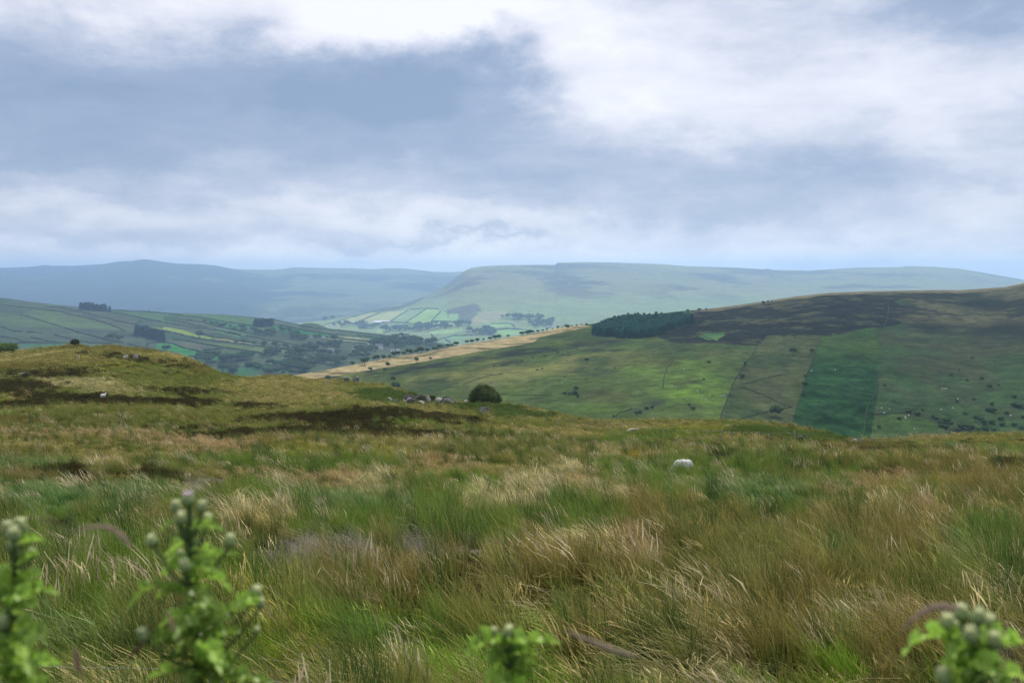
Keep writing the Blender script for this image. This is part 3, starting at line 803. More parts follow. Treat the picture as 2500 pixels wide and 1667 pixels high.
    (840, 1540, 70, 34, 'green', 2.0), (900, 1530, 60, 24, 'teal', 1.4), (990, 1545, 80, 30, 'lush', 1.8), (1060, 1560, 40, 30, 'lush', 1.4), (840, 1630, 46, 44, 'ochre', 2.8), (950, 1640, 60, 26, 'tan', 1.2), (1150, 1530, 90, 18, 'olive', 1.2), (1080, 1530, 50, 16, 'green', 1.0), (1330, 1530, 80, 18, 'lush', 2.0), (1180, 1630, 110, 30, 'lush', 1.6), (1330, 1620, 80, 34, 'lush', 1.4), (1430, 1600, 60, 20, 'brown', 1.0),
    (1480, 1550, 60, 14, 'pink', 1.4), (1420, 1520, 30, 14, 'peat', 1.8), (1520, 1600, 70, 26, 'teal', 1.2), (1600, 1560, 80, 30, 'olive', 1.6), (1620, 1640, 80, 24, 'pale', 1.2), (1720, 1520, 60, 24, 'tan', 1.6), (1760, 1600, 60, 26, 'pale', 1.3), (1700, 1650, 80, 14, 'lush', 1.0), (1880, 1560, 90, 40, 'brown', 1.5), (2050, 1610, 60, 24, 'lush', 2.2), (1880, 1640, 60, 16, 'lush', 1.2), (1800, 1440, 110, 50, 'olive', 1.6), (1990, 1460, 60, 46, 'brown', 1.8), (2000, 1500, 30, 20, 'peat', .9),
    (2150, 1500, 110, 50, 'tan', 1.3), (2220, 1440, 110, 40, 'olive', 1.6), (2400, 1420, 100, 50, 'green', 1.3), (2380, 1480, 90, 30, 'olive', 1.5), (2200, 1560, 90, 30, 'brown', 1.6), (2100, 1640, 60, 18, 'pink', 1.8), (2200, 1640, 70, 24, 'brown', 1.6), (2470, 1600, 50, 30, 'dead', 1.8), (2250, 1655, 50, 14, 'peat', 1.0), (700, 1560, 80, 40, 'yellow', 1.6), (620, 1500, 80, 40, 'yellow', 1.2), (760, 1610, 40, 34, 'ochre', 1.2), (420, 1560, 110, 60, 'olive', 1.2), (560, 1600, 90, 40, 'green', 1.2), (60, 1620, 90, 34, 'yellow', 1.0),
    (230, 1400, 260, 90, 'green', .8), (180, 1560, 260, 80, 'green', .7), (330, 1500, 260, 90, 'lush', .5), (600, 1420, 160, 60, 'green', .6), (1000, 1580, 330, 60, 'lush', .5), (900, 1250, 200, 50, 'green', .7), (1350, 1290, 160, 40, 'green', .5), (700, 1540, 160, 60, 'lush', .5), (1700, 1180, 260, 50, 'green', .6),
]


def cover(u, v, x, d):
    """weights of the ground-cover kinds at points of the moor"""
    W = np.zeros((len(KINDS), len(u)))
    n1 = fbm(x / 11, d / 8, 4, 201); n2 = fbm(x / 3.1, d / 2.2, 3, 202); n3 = fbm(x / 6 + 40, d / 5, 4, 203); n4 = fbm(x / 9 - 70, d / 7, 4, 204)
    far = sstep(50, 110, d)
    W[KINDS.index('olive')] = .60 + .3 * n1
    W[KINDS.index('brown')] = .20 + .5 * n3 + .15 * sstep(1300, 2000, u)
    W[KINDS.index('tan')] = .28 + .6 * n4 + .15 * far
    W[KINDS.index('green')] = .36 - .5 * n1 + .1 * sstep(1200, 500, u) - .1 * far
    W[KINDS.index('teal')] = .06 - .3 * n4
    W[KINDS.index('pale')] = .06 + .5 * n2 * (n4 > 0)
    W[KINDS.index('heather')] = .5 * sstep(.25, .6, n3 - .3 * n1) * (.3 + far)
    W = np.maximum(W, 0)
    # what shows at a place is the top of the sward rooted a little nearer
    v = v - .17 * F / np.maximum(d, 6) * sstep(140, 60, d)
    wu = u + 16 * n1 * (1 + 30 / np.maximum(d, 5)) + 10 * n2; wv = v + 4.5 * n3 * (1 + 25 / np.maximum(d, 5)) + 2.5 * n2
    for cu, cv, ru, rv, k, w in BL:
        if cv < 1120 and k == 'heather': rv, w = rv * .85, w * .6
        if k in ('peat', 'dead'): w = w * 1.7
        if cv > 1150 and k in ('peat', 'dead', 'lush', 'heather', 'pink'): rv = rv * 1.5
        elif cv > 1150: rv = rv * 1.15
        m = (np.abs(wu - cu) < ru * 2.2) & (np.abs(wv - cv) < rv * 2.2)
        if not m.any(): continue
        q = ((wu[m] - cu) / ru) ** 2 + ((wv[m] - cv) / rv) ** 2
        W[KINDS.index(k), m] += 2.3 * w * np.exp(-q ** 1.4)
    return W


PC = np.array([PAL[k][0] for k in KINDS]); PH = np.array([PAL[k][1] for k in KINDS])
PC = np.minimum(PC * np.array([.78, .87, .46]), .5); PH = np.minimum(PH * np.array([1.28, 1.26, .92]), .62)  # blades darkened, tips brightened: shading between tussocks painted into the colours
for k in ('heather', 'peat'): PC[KINDS.index(k)] /= 1.3; PH[KINDS.index(k)] /= 1.3


def build_moor():
    P = np.stack([XX, DD, ZT], -1)
    dd = np.maximum(DD, 4).ravel()
    u = UC + F * XX.ravel() / dd
    v = VH - F * ZT.ravel() / dd
    W = cover(u, v, XX.ravel(), dd) ** 1.6
    C = (W[:, :, None] * PC[:, None, :]).sum(0) / W.sum(0)[:, None]
    o = link('moor', gridmesh('moor', P, [M_moor], C.reshape(P.shape) * .42))
    tag(o, kind='structure')


build_moor()


# ------------------------------------------------------------------ grass, rushes, heather
def ribbons(blades, rs):
    """blades: list of (root xyz, tip offset xyz, width, sag, head0, head_width)."""
    V, Fc, H, Q = [], [], [], []
    for root, tip, w, sag, h0, hw in blades:
        root = np.asarray(root, float); tip = np.asarray(tip, float)
        n = 4 if h0 < 1 else 3
        ang = rs.uniform(0, math.pi)
        side = np.array([math.cos(ang), math.sin(ang), 0]) * .5
        rn = rs.uniform(.55, 1.5)
        b = len(V)
        for i in range(n + 1):
            t = i / n
            p = root + tip * np.array([t ** 1.7, t ** 1.7, t - sag * t ** 3])
            ww = w * (1 - .75 * t)
            hd = 0.0
            if h0 < 1:
                if t > h0: ww = hw * (1.0 if t < .95 else .35)
                hd = float(t > h0 - .01)
            else:
                hd = min(1.0, 1.5 * max(0, t - .42))
            V += [p - side * ww, p + side * ww]
            H += [hd, hd]; Q += [rn, rn]
            if i:
                Fc.append((b + 2 * i - 2, b + 2 * i - 1, b + 2 * i + 1, b + 2 * i))
    return np.array(V), Fc, np.array(H), np.array(Q)


def proto(name, blades, rs, col):
    V, Fc, H, Q = ribbons(blades, rs)
    me = pymesh(name, V, Fc, [M_grass])
    for an, arr in (('head', H), ('rnd', Q)):
        a = me.attributes.new(an, 'FLOAT', 'POINT'); a.data.foreach_set('value', arr.astype(np.float32))
    o = bpy.data.objects.new(name, me)
    col.objects.link(o)
    return o


def make_protos():
    col = bpy.data.collections.new('grass_tufts')
    fam = {}
    rs = np.random.default_rng(5)
    idx = 0
    specs = []
    for vnum in range(4):      # fine grass tufts bent by the wind
        bl = []
        for _ in range(70):
            a, r = rs.uniform(0, 6.28), .24 * math.sqrt(rs.random())
            h = rs.uniform(.28, .62)
            bl.append(((r * math.cos(a), r * math.sin(a), -.04), (-h * rs.uniform(.15, .75) + rs.normal(0, .06), rs.normal(0, .12), h), rs.uniform(.007, .015), rs.uniform(.05, .4), 2, 0))
        specs.append(('grass', bl))
    for vnum in range(3):      # rushes: stiff, tall, thin
        bl = []
        for _ in range(60):
            a, r = rs.uniform(0, 6.28), .20 * math.sqrt(rs.random())
            h = rs.uniform(.45, .95)
            lean = rs.uniform(.05, .45)
            bl.append(((r * math.cos(a), r * math.sin(a), -.04), (-h * lean + .25 * r * math.cos(a), rs.normal(0, .08) + .3 * r * math.sin(a), h), rs.uniform(.007, .013), rs.uniform(0, .12), 2, 0))
        specs.append(('rush', bl))
    for vnum in range(4):      # flowering grass: stems with nodding heads above a leafy base
        bl = []
        for _ in range(26):
            a, r = rs.uniform(0, 6.28), .26 * math.sqrt(rs.random())
            h = rs.uniform(.18, .4)
            bl.append(((r * math.cos(a), r * math.sin(a), -.04), (-h * rs.uniform(.1, .7), rs.normal(0, .1), h), rs.uniform(.007, .013), rs.uniform(.1, .4), 2, 0))
        for _ in range(26):
            a, r = rs.uniform(0, 6.28), .28 * math.sqrt(rs.random())
            h = rs.uniform(.5, .85)
            bl.append(((r * math.cos(a), r * math.sin(a), -.04), (-h * rs.uniform(.2, .65), rs.normal(0, .08), h), .006, rs.uniform(.08, .32), .70, rs.uniform(.012, .022)))
        specs.append(('seed', bl))
    for vnum in range(3):      # heather: low bush of short upright sprigs
        bl = []
        for _ in range(150):
            a, r = rs.uniform(0, 6.28), .34 * math.sqrt(rs.random())
            z0 = .20 * (1 - (r / .36) ** 2) * rs.uniform(.2, 1)
            h = rs.uniform(.08, .2)
            bl.append(((r * math.cos(a), r * math.sin(a), z0 - .05), (rs.normal(0, .06) + .2 * r * math.cos(a), rs.normal(0, .06) + .2 * r * math.sin(a), h), rs.uniform(.02, .035), 0, 2, 0))
        specs.append(('heather', bl))
    for vnum in range(3):      # lodged straw: long dry stems blown flat
        bl = []
        for _ in range(55):
            a, r = rs.uniform(0, 6.28), .28 * math.sqrt(rs.random())
            h = rs.uniform(.3, .7)
            bl.append(((r * math.cos(a), r * math.sin(a), -.03), (-h * rs.uniform(.6, 1.3), rs.normal(0, .15), h), rs.uniform(.006, .011), rs.uniform(.1, .5), 2, 0))
        for _ in range(7):
            a, r = rs.uniform(0, 6.28), .2 * math.sqrt(rs.random())
            h = rs.uniform(.6, .95)
            bl.append(((r * math.cos(a), r * math.sin(a), -.03), (-h * rs.uniform(.5, 1.0), rs.normal(0, .12), h), .008, rs.uniform(.15, .45), .8, .014))
        specs.append(('straw', bl))
    for vnum in range(2):      # short turf for the distance
        bl = []
        for _ in range(80):
            a, r = rs.uniform(0, 6.28), .5 * math.sqrt(rs.random())
            h = rs.uniform(.12, .34)
            bl.append(((r * math.cos(a), r * math.sin(a), -.05), (-h * rs.uniform(.1, .9), rs.normal(0, .08), h), rs.uniform(.014, .026), rs.uniform(.1, .4), 2, 0))
        specs.append(('turf', bl))
    for i, (f, bl) in enumerate(specs):
        fam.setdefault(f, []).append(i)
        proto('tuft_%02d_%s' % (i, f), bl, rs, col)
    return col, fam


TUFTS, FAM = make_protos()
FAMS = list(FAM)
# which growth forms make up each kind of cover
FORM = dict(olive=(('rush', .42), ('grass', .26), ('seed', .17), ('straw', .15)), tan=(('straw', .4), ('seed', .4), ('grass', .2)), pink=(('seed', .85), ('grass', .15)), heather=(('heather', 1),),
            green=(('grass', .6), ('rush', .4)), teal=(('grass', .65), ('seed', .35)), yellow=(('grass', .5), ('seed', .5)), dead=(('straw', .5), ('heather', .5)), lush=(('grass', .9), ('seed', .1)),
            pale=(('straw', .6), ('seed', .4)), ochre=(('grass', .7), ('straw', .3)), brown=(('rush', .48), ('straw', .37), ('seed', .15)), bracken=(('heather', .8), ('grass', .2)), peat=(('heather', 1),))
HEIGHT = dict(olive=.95, tan=.9, pink=.8, heather=1.3, green=1.0, teal=1.0, yellow=.8, dead=.75, lush=.75, pale=1., ochre=.9, brown=1.1, bracken=1.5, peat=.42)


def gn_scatter(name, pts, rot, scl, idx, col, hcol, label):
    me = bpy.data.meshes.new(name)
    me.vertices.add(len(pts))
    me.vertices.foreach_set('co', pts.astype(np.float32).ravel())

    def att(n, t, field, arr):
        a = me.attributes.new(n, t, 'POINT'); a.data.foreach_set(field, arr.ravel())
    att('rot', 'FLOAT_VECTOR', 'vector', rot.astype(np.float32))
    att('scl', 'FLOAT_VECTOR', 'vector', scl.astype(np.float32))
    att('idx', 'INT', 'value', idx.astype(np.int32))
    c4 = np.ones((len(pts), 4), np.float32); c4[:, :3] = col; att('col', 'FLOAT_COLOR', 'color', c4)
    c4 = np.ones((len(pts), 4), np.float32); c4[:, :3] = hcol; att('hcol', 'FLOAT_COLOR', 'color', c4)
    o = link(name, me)
    ng = bpy.data.node_groups.new(name + '_nodes', 'GeometryNodeTree')
    ng.interface.new_socket('Geometry', in_out='INPUT', socket_type='NodeSocketGeometry')
    ng.interface.new_socket('Geometry', in_out='OUTPUT', socket_type='NodeSocketGeometry')
    N, L = ng.nodes, ng.links
    gi, go = N.new('NodeGroupInput'), N.new('NodeGroupOutput')
    ip = N.new('GeometryNodeInstanceOnPoints')
    ci = N.new('GeometryNodeCollectionInfo')
    ci.inputs['Collection'].default_value = TUFTS
    ci.inputs['Separate Children'].default_value = True
    ci.inputs['Reset Children'].default_value = True

    def named(n, t):
        a = N.new('GeometryNodeInputNamedAttribute'); a.data_type = t; a.inputs['Name'].default_value = n
        return a.outputs['Attribute']
    L.new(gi.outputs[0], ip.inputs['Points'])
    L.new(ci.outputs[0], ip.inputs['Instance'])
    ip.inputs['Pick Instance'].default_value = True
    L.new(named('idx', 'INT'), ip.inputs['Instance Index'])
    L.new(named('rot', 'FLOAT_VECTOR'), ip.inputs['Rotation'])
    L.new(named('scl', 'FLOAT_VECTOR'), ip.inputs['Scale'])
    L.new(ip.outputs[0], go.inputs[0])
    md = o.modifiers.new('scatter', 'NODES'); md.node_group = ng
    tag(o, label, None, None, 'stuff')
    return o


def scatter_moor():
    g = np.random.default_rng(77)
    X, D = [], []
    for d0, d1, rho in ((1.5, 9, 5), (9, 16, 12), (16, 28, 8.5), (28, 60, 5), (60, 120, 2.8), (120, 200, 1.7), (200, 275, 1.1)):
        w = 1.26
        n = int(rho * w * .5 * ((d1 + 3) ** 2 - (d0 + 3) ** 2))
        d = np.sqrt(g.uniform((d0 + 3) ** 2, (d1 + 3) ** 2, n)) - 3
        a = g.uniform(-w / 2, w / 2, n)
        X.append(a * (d + 3)); D.append(d)
    x, d = np.concatenate(X), np.concatenate(D)
    z = ground_z(x, d)
    # keep what the crest does not hide for good
    dc = np.interp(UC + F * x / d, CRESTD[:, 0], CRESTD[:, 1])
    k = d < dc * 1.05
    x, d, z = x[k], d[k], z[k]
    u, v = UC + F * x / d, VH - F * z / d
    W = cover(u, v, x, d) ** 1.9
    W /= W.sum(0)
    kind = (np.cumsum(W, 0) < g.random(len(x))[None]).sum(0).clip(0, len(KINDS) - 1)
    n = len(x)
    cl = PC[kind] * g.uniform(.62, 1.45, (n, 1)) * (1 + g.normal(0, .05, (n, 3)))
    hc = PH[kind] * g.uniform(.85, 1.25, (n, 1))
    mean = (W[:, :, None] * PC[:, None, :]).sum(0)
    cl = cl * .85 + mean * .15
    idx = np.zeros(n, int); sc = np.ones((n, 3)); isheather = np.zeros(n, bool)
    far = sstep(55, 130, d)
    for ki, kn in enumerate(KINDS):
        m = np.nonzero(kind == ki)[0]
        if not len(m): continue
        f, p = zip(*FORM[kn])
        pick = g.choice(len(f), len(m), p=np.array(p) / sum(p))
        for fi, fn in enumerate(f):
            mm = m[pick == fi]
            idx[mm] = g.choice(FAM[fn], len(mm))
            if fn == 'heather': isheather[mm] = True
            h = HEIGHT[kn] * g.uniform(.7, 1.25, len(mm))
            sc[mm] = h[:, None] * np.array([1., 1., 1.])
        # distant cover: turf unless it is heather
        if kn not in ('heather', 'bracken', 'dead', 'peat'):
            ff = m[g.random(len(m)) < far[m] * .72]
            idx[ff] = g.choice(FAM['turf'], len(ff))
    # stray tall flowering stems and dark rush tussocks standing out of the sward
    tall = (kind != KINDS.index('peat')) & ~isheather & (d < 100)
    a1 = tall & (g.random(n) < .055); a2 = tall & ~a1 & (g.random(n) < .06)
    idx[a1] = g.choice(FAM['seed'] + FAM['straw'], a1.sum()); cl[a1] = cl[a1] * .6 + np.array([.26, .22, .10]) * .5; hc[a1] = np.array([.56, .47, .30]) * g.uniform(.8, 1.15, (a1.sum(), 1)); sc[a1] *= 1.18
    idx[a2] = g.choice(FAM['rush'], a2.sum()); cl[a2] = np.array([.050, .085, .022]) * g.uniform(.7, 1.4, (a2.sum(), 1)); hc[a2] = cl[a2] * 1.6; sc[a2] *= 1.2
    sc *= (1 + .75 * sstep(40, 200, d))[:, None]
    sc[:, 2] *= (1 - .45 * sstep(60, 170, d)) * (1 - .25 * sstep(16, 10, d))
    sc[:, :2] *= (1 + .1 * g.random((n, 1)))
    # tussocks: taller and shorter patches of sward
    tus = fbm(x / 2.3, d / 1.9, 3, 301) + .6 * fbm(x / 7, d / 5, 3, 302)
    sc *= (1 + .5 * np.clip(tus, -1.1, 1.2) * sstep(120, 60, d))[:, None]
    # sward is shorter close under the camera
    nr = sstep(9, 4, d); sc *= (1 - .55 * nr)[:, None]
    rot = np.zeros((n, 3)); rot[:, 2] = g.normal(0.15, .75, n); rot[:, 1] = .12 + g.normal(0, .16, n) + .35 * fbm(x / 5, d / 4, 3, 303); rot[:, 0] = g.normal(0, .12, n)
    rot[isheather, 2] = g.uniform(0, 6.28, isheather.sum())
    P = np.stack([x, d, z], -1)
    gm = ~isheather
    gn_scatter('grass', P[gm], rot[gm], sc[gm], idx[gm], cl[gm], hc[gm], 'wind-bent moorland grass and rushes in green, olive, straw and pink patches')
    gn_scatter('heather', P[~gm], rot[~gm], sc[~gm], idx[~gm], cl[~gm], hc[~gm], 'dark brown heather growing in low patches through the moor grass')
    print('tufts', n, 'heather', int((~gm).sum()))


scatter_moor()

# ------------------------------------------------------------------ trees and bushes
def icos(sub):
    import bmesh
    bm = bmesh.new()
    bmesh.ops.create_icosphere(bm, subdivisions=sub, radius=1)
    V = np.array([v.co[:] for v in bm.verts]); Fc = [[v.index for v in f.verts] for f in bm.faces]
    bm.free()
    return V, Fc


def tube(path, radii, n=6, cap=True):
    path = np.asarray(path, float); V, Fc = [], []
    prev = None
    for i, p in enumerate(path):
        t = path[min(i + 1, len(path) - 1)] - path[max(i - 1, 0)]
        t /= np.linalg.norm(t) + 1e-9
        ref = np.array([0, 1., 0]) if abs(t[1]) < .9 else np.array([1., 0, 0])
        a = np.cross(t, ref); a /= np.linalg.norm(a); b = np.cross(t, a)
        for k in range(n):
            q = 2 * math.pi * k / n
            V.append(p + radii[i] * (a * math.cos(q) + b * math.sin(q)))
        if i:
            for k in range(n):
                Fc.append(((i - 1) * n + k, (i - 1) * n + (k + 1) % n, i * n + (k + 1) % n, i * n + k))
    if cap:
        Fc.append(tuple(range(n))[::-1]); Fc.append(tuple(range((len(path) - 1) * n, len(path) * n)))
    return V, Fc


def merge(*parts):
    V, Fc, off = [], [], 0
    for v, f in parts:
        V += list(v); Fc += [tuple(i + off for i in q) for q in f]; off += len(v)
    return V, Fc


def crown_geo(rs, lobes, nleaf, leaf, c0, core=.72):
    """leafy crown: leaf-sized quads through the outer volume of several lobes over a ragged inner mass; lobes (cx,cy,cz,rx,ry,rz)"""
    V, Fc, C = [], [], []
    iv, jf = icos(2)
    for L in lobes:
        L = np.array(L)
        n = 1 + .35 * (np.array([vnoise(np.array(a[0] * 2.3 + L[0] * 3), np.array(a[1] * 2.3 + a[2] * 3.1), int(L[2] * 9) + 3) for a in iv]) - .5)
        b = len(V)
        V += list(L[:3] + iv * n[:, None] * L[3:] * core)
        C += [np.array(c0) * .8] * len(iv)
        Fc += [[q + b for q in f] for f in jf]
    vol = np.array([l[3] * l[4] * l[5] for l in lobes]) ** .67
    pick = rs.choice(len(lobes), nleaf, p=vol / vol.sum())
    for k in pick:
        L = np.array(lobes[k])
        dr = rs.normal(size=3); dr /= np.linalg.norm(dr)
        if dr[2] < -.45: dr[2] *= -1
        p = L[:3] + dr * L[3:] * rs.uniform(.66, 1.08)
        a = rs.normal(size=3) + dr * .3; a /= np.linalg.norm(a)
        nn = dr + rs.normal(size=3) * .6
        s = np.cross(a, nn); s /= np.linalg.norm(s) + 1e-9
        w, h = leaf * rs.uniform(.6, 1.3), leaf * rs.uniform(.8, 1.6)
        b = len(V)
        V += [p - s * w * .5, p + a * h * .45 - s * w * .15, p + a * h, p + s * w * .5 + a * h * .3]
        c = np.array(c0) * rs.uniform(.65, 1.5) * (1 + rs.normal(0, .08, 3))
        C += [c] * 4
        Fc.append([b, b + 3, b + 2, b + 1])
    return V, Fc, np.array(C)


def tree_mesh(name, seed, h, w, nleaf, leaf, c0, trunk=.3, bush=False):
    rs = np.random.default_rng(seed)
    lob = []
    for i in range(6):
        a = i * 2.4 + rs.uniform(-.4, .4)
        rr = w * .26 * (1 if i else 0)
        zc = h * (trunk + (1 - trunk) * rs.uniform(.38, .62)) if i else h * (trunk + (1 - trunk) * .58)
        s = rs.uniform(.26, .36) * w
        lob.append((rr * math.cos(a), rr * math.sin(a), zc, s, s, min(s * .95, (h - zc))))
    V, Fc, C = crown_geo(rs, lob, nleaf, leaf, c0)
    tv, tf = tube([(0, 0, -.4), (0, 0, h * .25), (.02 * h, 0, h * .6)], [.035 * h, .028 * h, .012 * h], 6)
    n, nf = len(V), len(Fc)
    V = list(V) + list(tv); Fc = [tuple(f) for f in Fc] + [tuple(i + n for i in f) for f in tf]
    C = np.concatenate([C, np.ones((len(tv), 3)) * .06])
    return pymesh(name, V, Fc, [M_leaf, M_bark], C, midx=[0] * nf + [1] * len(tf))


def conifer_mesh(name, seed, h, w, c0, tiers=11, per=9):
    rs = np.random.default_rng(seed)
    V, Fc, C = [], [], []
    for t in range(tiers):
        f = t / (tiers - 1)
        z = h * (.06 + .9 * f); r = w * .5 * (1 - f) ** .8 + .12
        for k in range(per if f < .8 else 6):
            a = 2 * math.pi * (k + rs.random()) / per
            rr = r * rs.uniform(.75, 1.15); dz = h * .075
            b = len(V)
            ca, sa = math.cos(a), math.sin(a)
            wd = .32 * rr + .15
            V += [(0, 0, z + dz * 1.3), (rr * .55 * ca - wd * sa, rr * .55 * sa + wd * ca, z - dz * .1), (rr * ca, rr * sa, z - dz * rs.uniform(.2, .9)), (rr * .55 * ca + wd * sa, rr * .55 * sa - wd * ca, z - dz * .1)]
            C += [np.array(c0) * rs.uniform(.65, 1.45)] * 4
            Fc.append((b, b + 1, b + 2, b + 3))
    # top shoot and the dark inner column of the crown
    cv, cf = tube([(0, 0, .02 * h), (0, 0, h * .5), (0, 0, h)], [w * .30, w * .17, .02], 7)
    n = len(V); V += list(cv); Fc += [tuple(i + n for i in f) for f in cf]; C += [np.array(c0) * .9] * len(cv)
    n, nf = len(V), len(Fc)
    tv, tf = tube([(0, 0, -.5), (0, 0, h * .1)], [.14, .12], 6)
    V += list(tv); Fc += [tuple(i + n for i in f) for f in tf]; C += [np.ones(3) * .06] * len(tv)
    return pymesh(name, V, Fc, [M_needle, M_bark], np.array(C), midx=[0] * nf + [1] * len(tf))


GC = (.060, .110, .042)
TREES = [tree_mesh('broadleaf_%d' % i, 300 + i, 1.0, w, 190, .13, GC) for i, w in enumerate((.95, 1.15, .8, 1.3))]
SHRUBS = [tree_mesh('shrub_%d' % i, 330 + i, 1.0, w, 170, .15, GC, trunk=.02) for i, w in enumerate((1.3, 1.7, 2.1))]
CONIF = [conifer_mesh('conifer_%d' % i, 350 + i, 1.0, w, c) for i, (w, c) in enumerate(((.42, (.030, .125, .090)), (.38, (.036, .135, .090)), (.46, (.024, .105, .080)), (.40, (.040, .13, .084))))]
CONIF2 = [conifer_mesh('spruce_%d' % i, 370 + i, 1.0, .36, (.030, .062, .042)) for i in range(3)]
trs = np.random.default_rng(9)


def plant(me, name, p, h, label, cat, group, wide=1.0):
    o = link(name, me, None, p)
    o.scale = (h * wide, h * wide, h)
    o.rotation_euler = (0, 0, trs.uniform(0, 6.28))
    return tag(o, label, cat, group)


# conifer plantation on the right-hand hillside
PLANT = [(1443, 812), (1470, 801), (1500, 790), (1540, 780), (1580, 774), (1610, 771), (1655, 773), (1688, 782), (1692, 788), (1640, 805), (1590, 822), (1560, 825), (1520, 825), (1480, 821), (1450, 817)]
cand = []
for k in range(6000):
    u, v = trs.uniform(1440, 1695), trs.uniform(770, 827)
    if not inpoly(np.array([u]), np.array([v]), PLANT)[0]: continue
    if all(((u - a) / 5.6) ** 2 + ((v - b) / 2.5) ** 2 > 1 for a, b in cand): cand.append((u, v))
cand = sorted(cand, key=lambda q: -q[1])[:300]
pp = right_hill.find([c[0] for c in cand], [c[1] for c in cand])
for q in pp:
    plant(CONIF[trs.integers(4)], 'conifer_tree', q, trs.uniform(7.4, 9.6), 'dark blue-green conifer packed in the square plantation on the hillside', 'tree', 'conifers of the hillside plantation', 1.15)
print('plantation', len(cand))

# conifer stands on the field hillside
def stand(hill, poly, n, h, label, group, meshes, dx=3.0, dv=2.0, name='conifer_tree', wide=1.2):
    poly = np.array(poly); got = []
    for k in range(4000):
        u, v = trs.uniform(poly[:, 0].min(), poly[:, 0].max()), trs.uniform(poly[:, 1].min(), poly[:, 1].max())
        if inpoly(np.array([u]), np.array([v]), poly)[0] and all(((u - a) / dx) ** 2 + ((v - b) / dv) ** 2 > 1 for a, b in got):
            got.append((u, v))
        if len(got) >= n: break
    P = hill.find([g[0] for g in got], [g[1] for g in got])
    for q in P:
        plant(meshes[trs.integers(len(meshes))], name, q, hill.size * h * trs.uniform(.8, 1.15), label, 'tree', group, wide)


stand(left_hill, z7((1095, 300), (1200, 305), (1350, 322), (1525, 340), (1525, 345), (1300, 332), (1100, 310)), 20, 15, 'tall dark conifer in the stand on the skyline of the field hillside', 'skyline conifer stand', CONIF2)
stand(left_hill, z7((1850, 625), (2000, 655), (2130, 700), (2240, 745), (2240, 755), (2100, 720), (1950, 680), (1850, 655)), 26, 16, 'dark conifer in the wedge-shaped stand amid the hillside fields', 'wedge conifer stand', CONIF2)
stand(left_hill, z5((1300, 560), (1420, 560), (1560, 555), (1555, 568), (1420, 578), (1310, 572)), 22, 14, 'dark conifer in the small square copse below the skyline hedge', 'square copse conifers', CONIF2)

# trees along hedgerows and in the valley
def belt(hill, line, n, spread_u, spread_v, h, label, group, meshes=TREES, name='broadleaf_tree', wide=1.1, mass=None):
    line = np.array(line, float)
    s = np.concatenate([[0], np.cumsum(np.hypot(*np.diff(line, axis=0).T))])
    q = np.sort(trs.uniform(0, s[-1], n))
    u = np.interp(q, s, line[:, 0]) + trs.normal(0, spread_u, n); v = np.interp(q, s, line[:, 1]) + trs.normal(0, spread_v, n)
    P = hill.find(u, v)
    if mass:      # a far-off wood that reads as one mass
        VV, FF, CC, MM, off = [], [], [], [], 0
        for p in P:
            me = meshes[trs.integers(len(meshes))]
            co = np.zeros(len(me.vertices) * 3); me.vertices.foreach_get('co', co); co = co.reshape(-1, 3)
            cl = np.zeros(len(me.vertices) * 4); me.attributes['Col'].data.foreach_get('color', cl)
            hh = hill.size * h * trs.uniform(.6, 1.25); an = trs.uniform(0, 6.28); ca, sa = math.cos(an), math.sin(an)
            VV.append(np.stack([(co[:, 0] * ca - co[:, 1] * sa) * hh * wide, (co[:, 0] * sa + co[:, 1] * ca) * hh * wide, co[:, 2] * hh], -1) + p - P[0])
            FF += [tuple(i + off for i in f.vertices) for f in me.polygons]; MM += [f.material_index for f in me.polygons]
            CC.append(cl.reshape(-1, 4)[:, :3]); off += len(co)
        o = link('wood', pymesh('wood', np.concatenate(VV), FF, [M_leaf, M_bark], np.concatenate(CC), midx=MM), None, P[0])
        return tag(o, mass, 'wood', None, 'stuff')
    for p in P:
        plant(meshes[trs.integers(len(meshes))], name, p, hill.size * h * trs.uniform(.6, 1.25), label, 'tree', group, wide)


belt(left_hill, z5((480, 1060), (620, 1090), (800, 1090), (1000, 1060), (1200, 1050), (1400, 1010), (1600, 985), (1800, 985), (2000, 960)), 46, 1.5, 2.0, 11, 'dark tree in the long winding belt at the foot of the field hillside', 'winding belt of valley trees')
belt(left_hill, z5((780, 1240), (950, 1225), (1000, 1250)), 9, 2, 2.5, 10, 'dark tree in the hollow just beyond the moor edge', 'trees in the near hollow')
belt(left_hill, z5((1170, 1130), (1330, 1160), (1360, 1180)), 8, 1.5, 1, 7, 'dark bush along the short curved hedge in the valley', 'curved valley hedge trees', SHRUBS, 'hedge_bush')
belt(left_hill, z5((1500, 1110), (1600, 1130), (1750, 1170)), 9, 1.5, 1.2, 8, 'dark tree between two rounded valley fields', 'trees between rounded fields')
belt(left_hill, z5((1750, 1040), (1900, 1080), (2000, 1100)), 7, 1.5, 1, 8, 'dark tree along the mauve valley field', 'trees by the mauve field')
belt(left_hill, z6((0, 930), (150, 900), (300, 900), (480, 880)), 20, 2, 3.5, 11, 'green tree in the wooded corner above the straw-coloured slope', 'wooded corner trees')
belt(left_hill, z6((0, 985), (150, 980), (250, 985), (330, 960)), 16, 2, 3, 11, 'green tree at the lower edge of the wooded corner', 'wooded corner edge trees')
belt(left_hill, z5((1480, 1260), (1700, 1250), (1850, 1270)), 9, 2, 2, 9, 'green tree peeping over the moor edge in the valley', 'trees over the moor edge')
belt(left_hill, z6((440, 840), (600, 880), (720, 860), (850, 840)), 13, 2, 2.2, 10, 'dark tree in the grove by the upper end of the straw slope', 'straw slope grove')
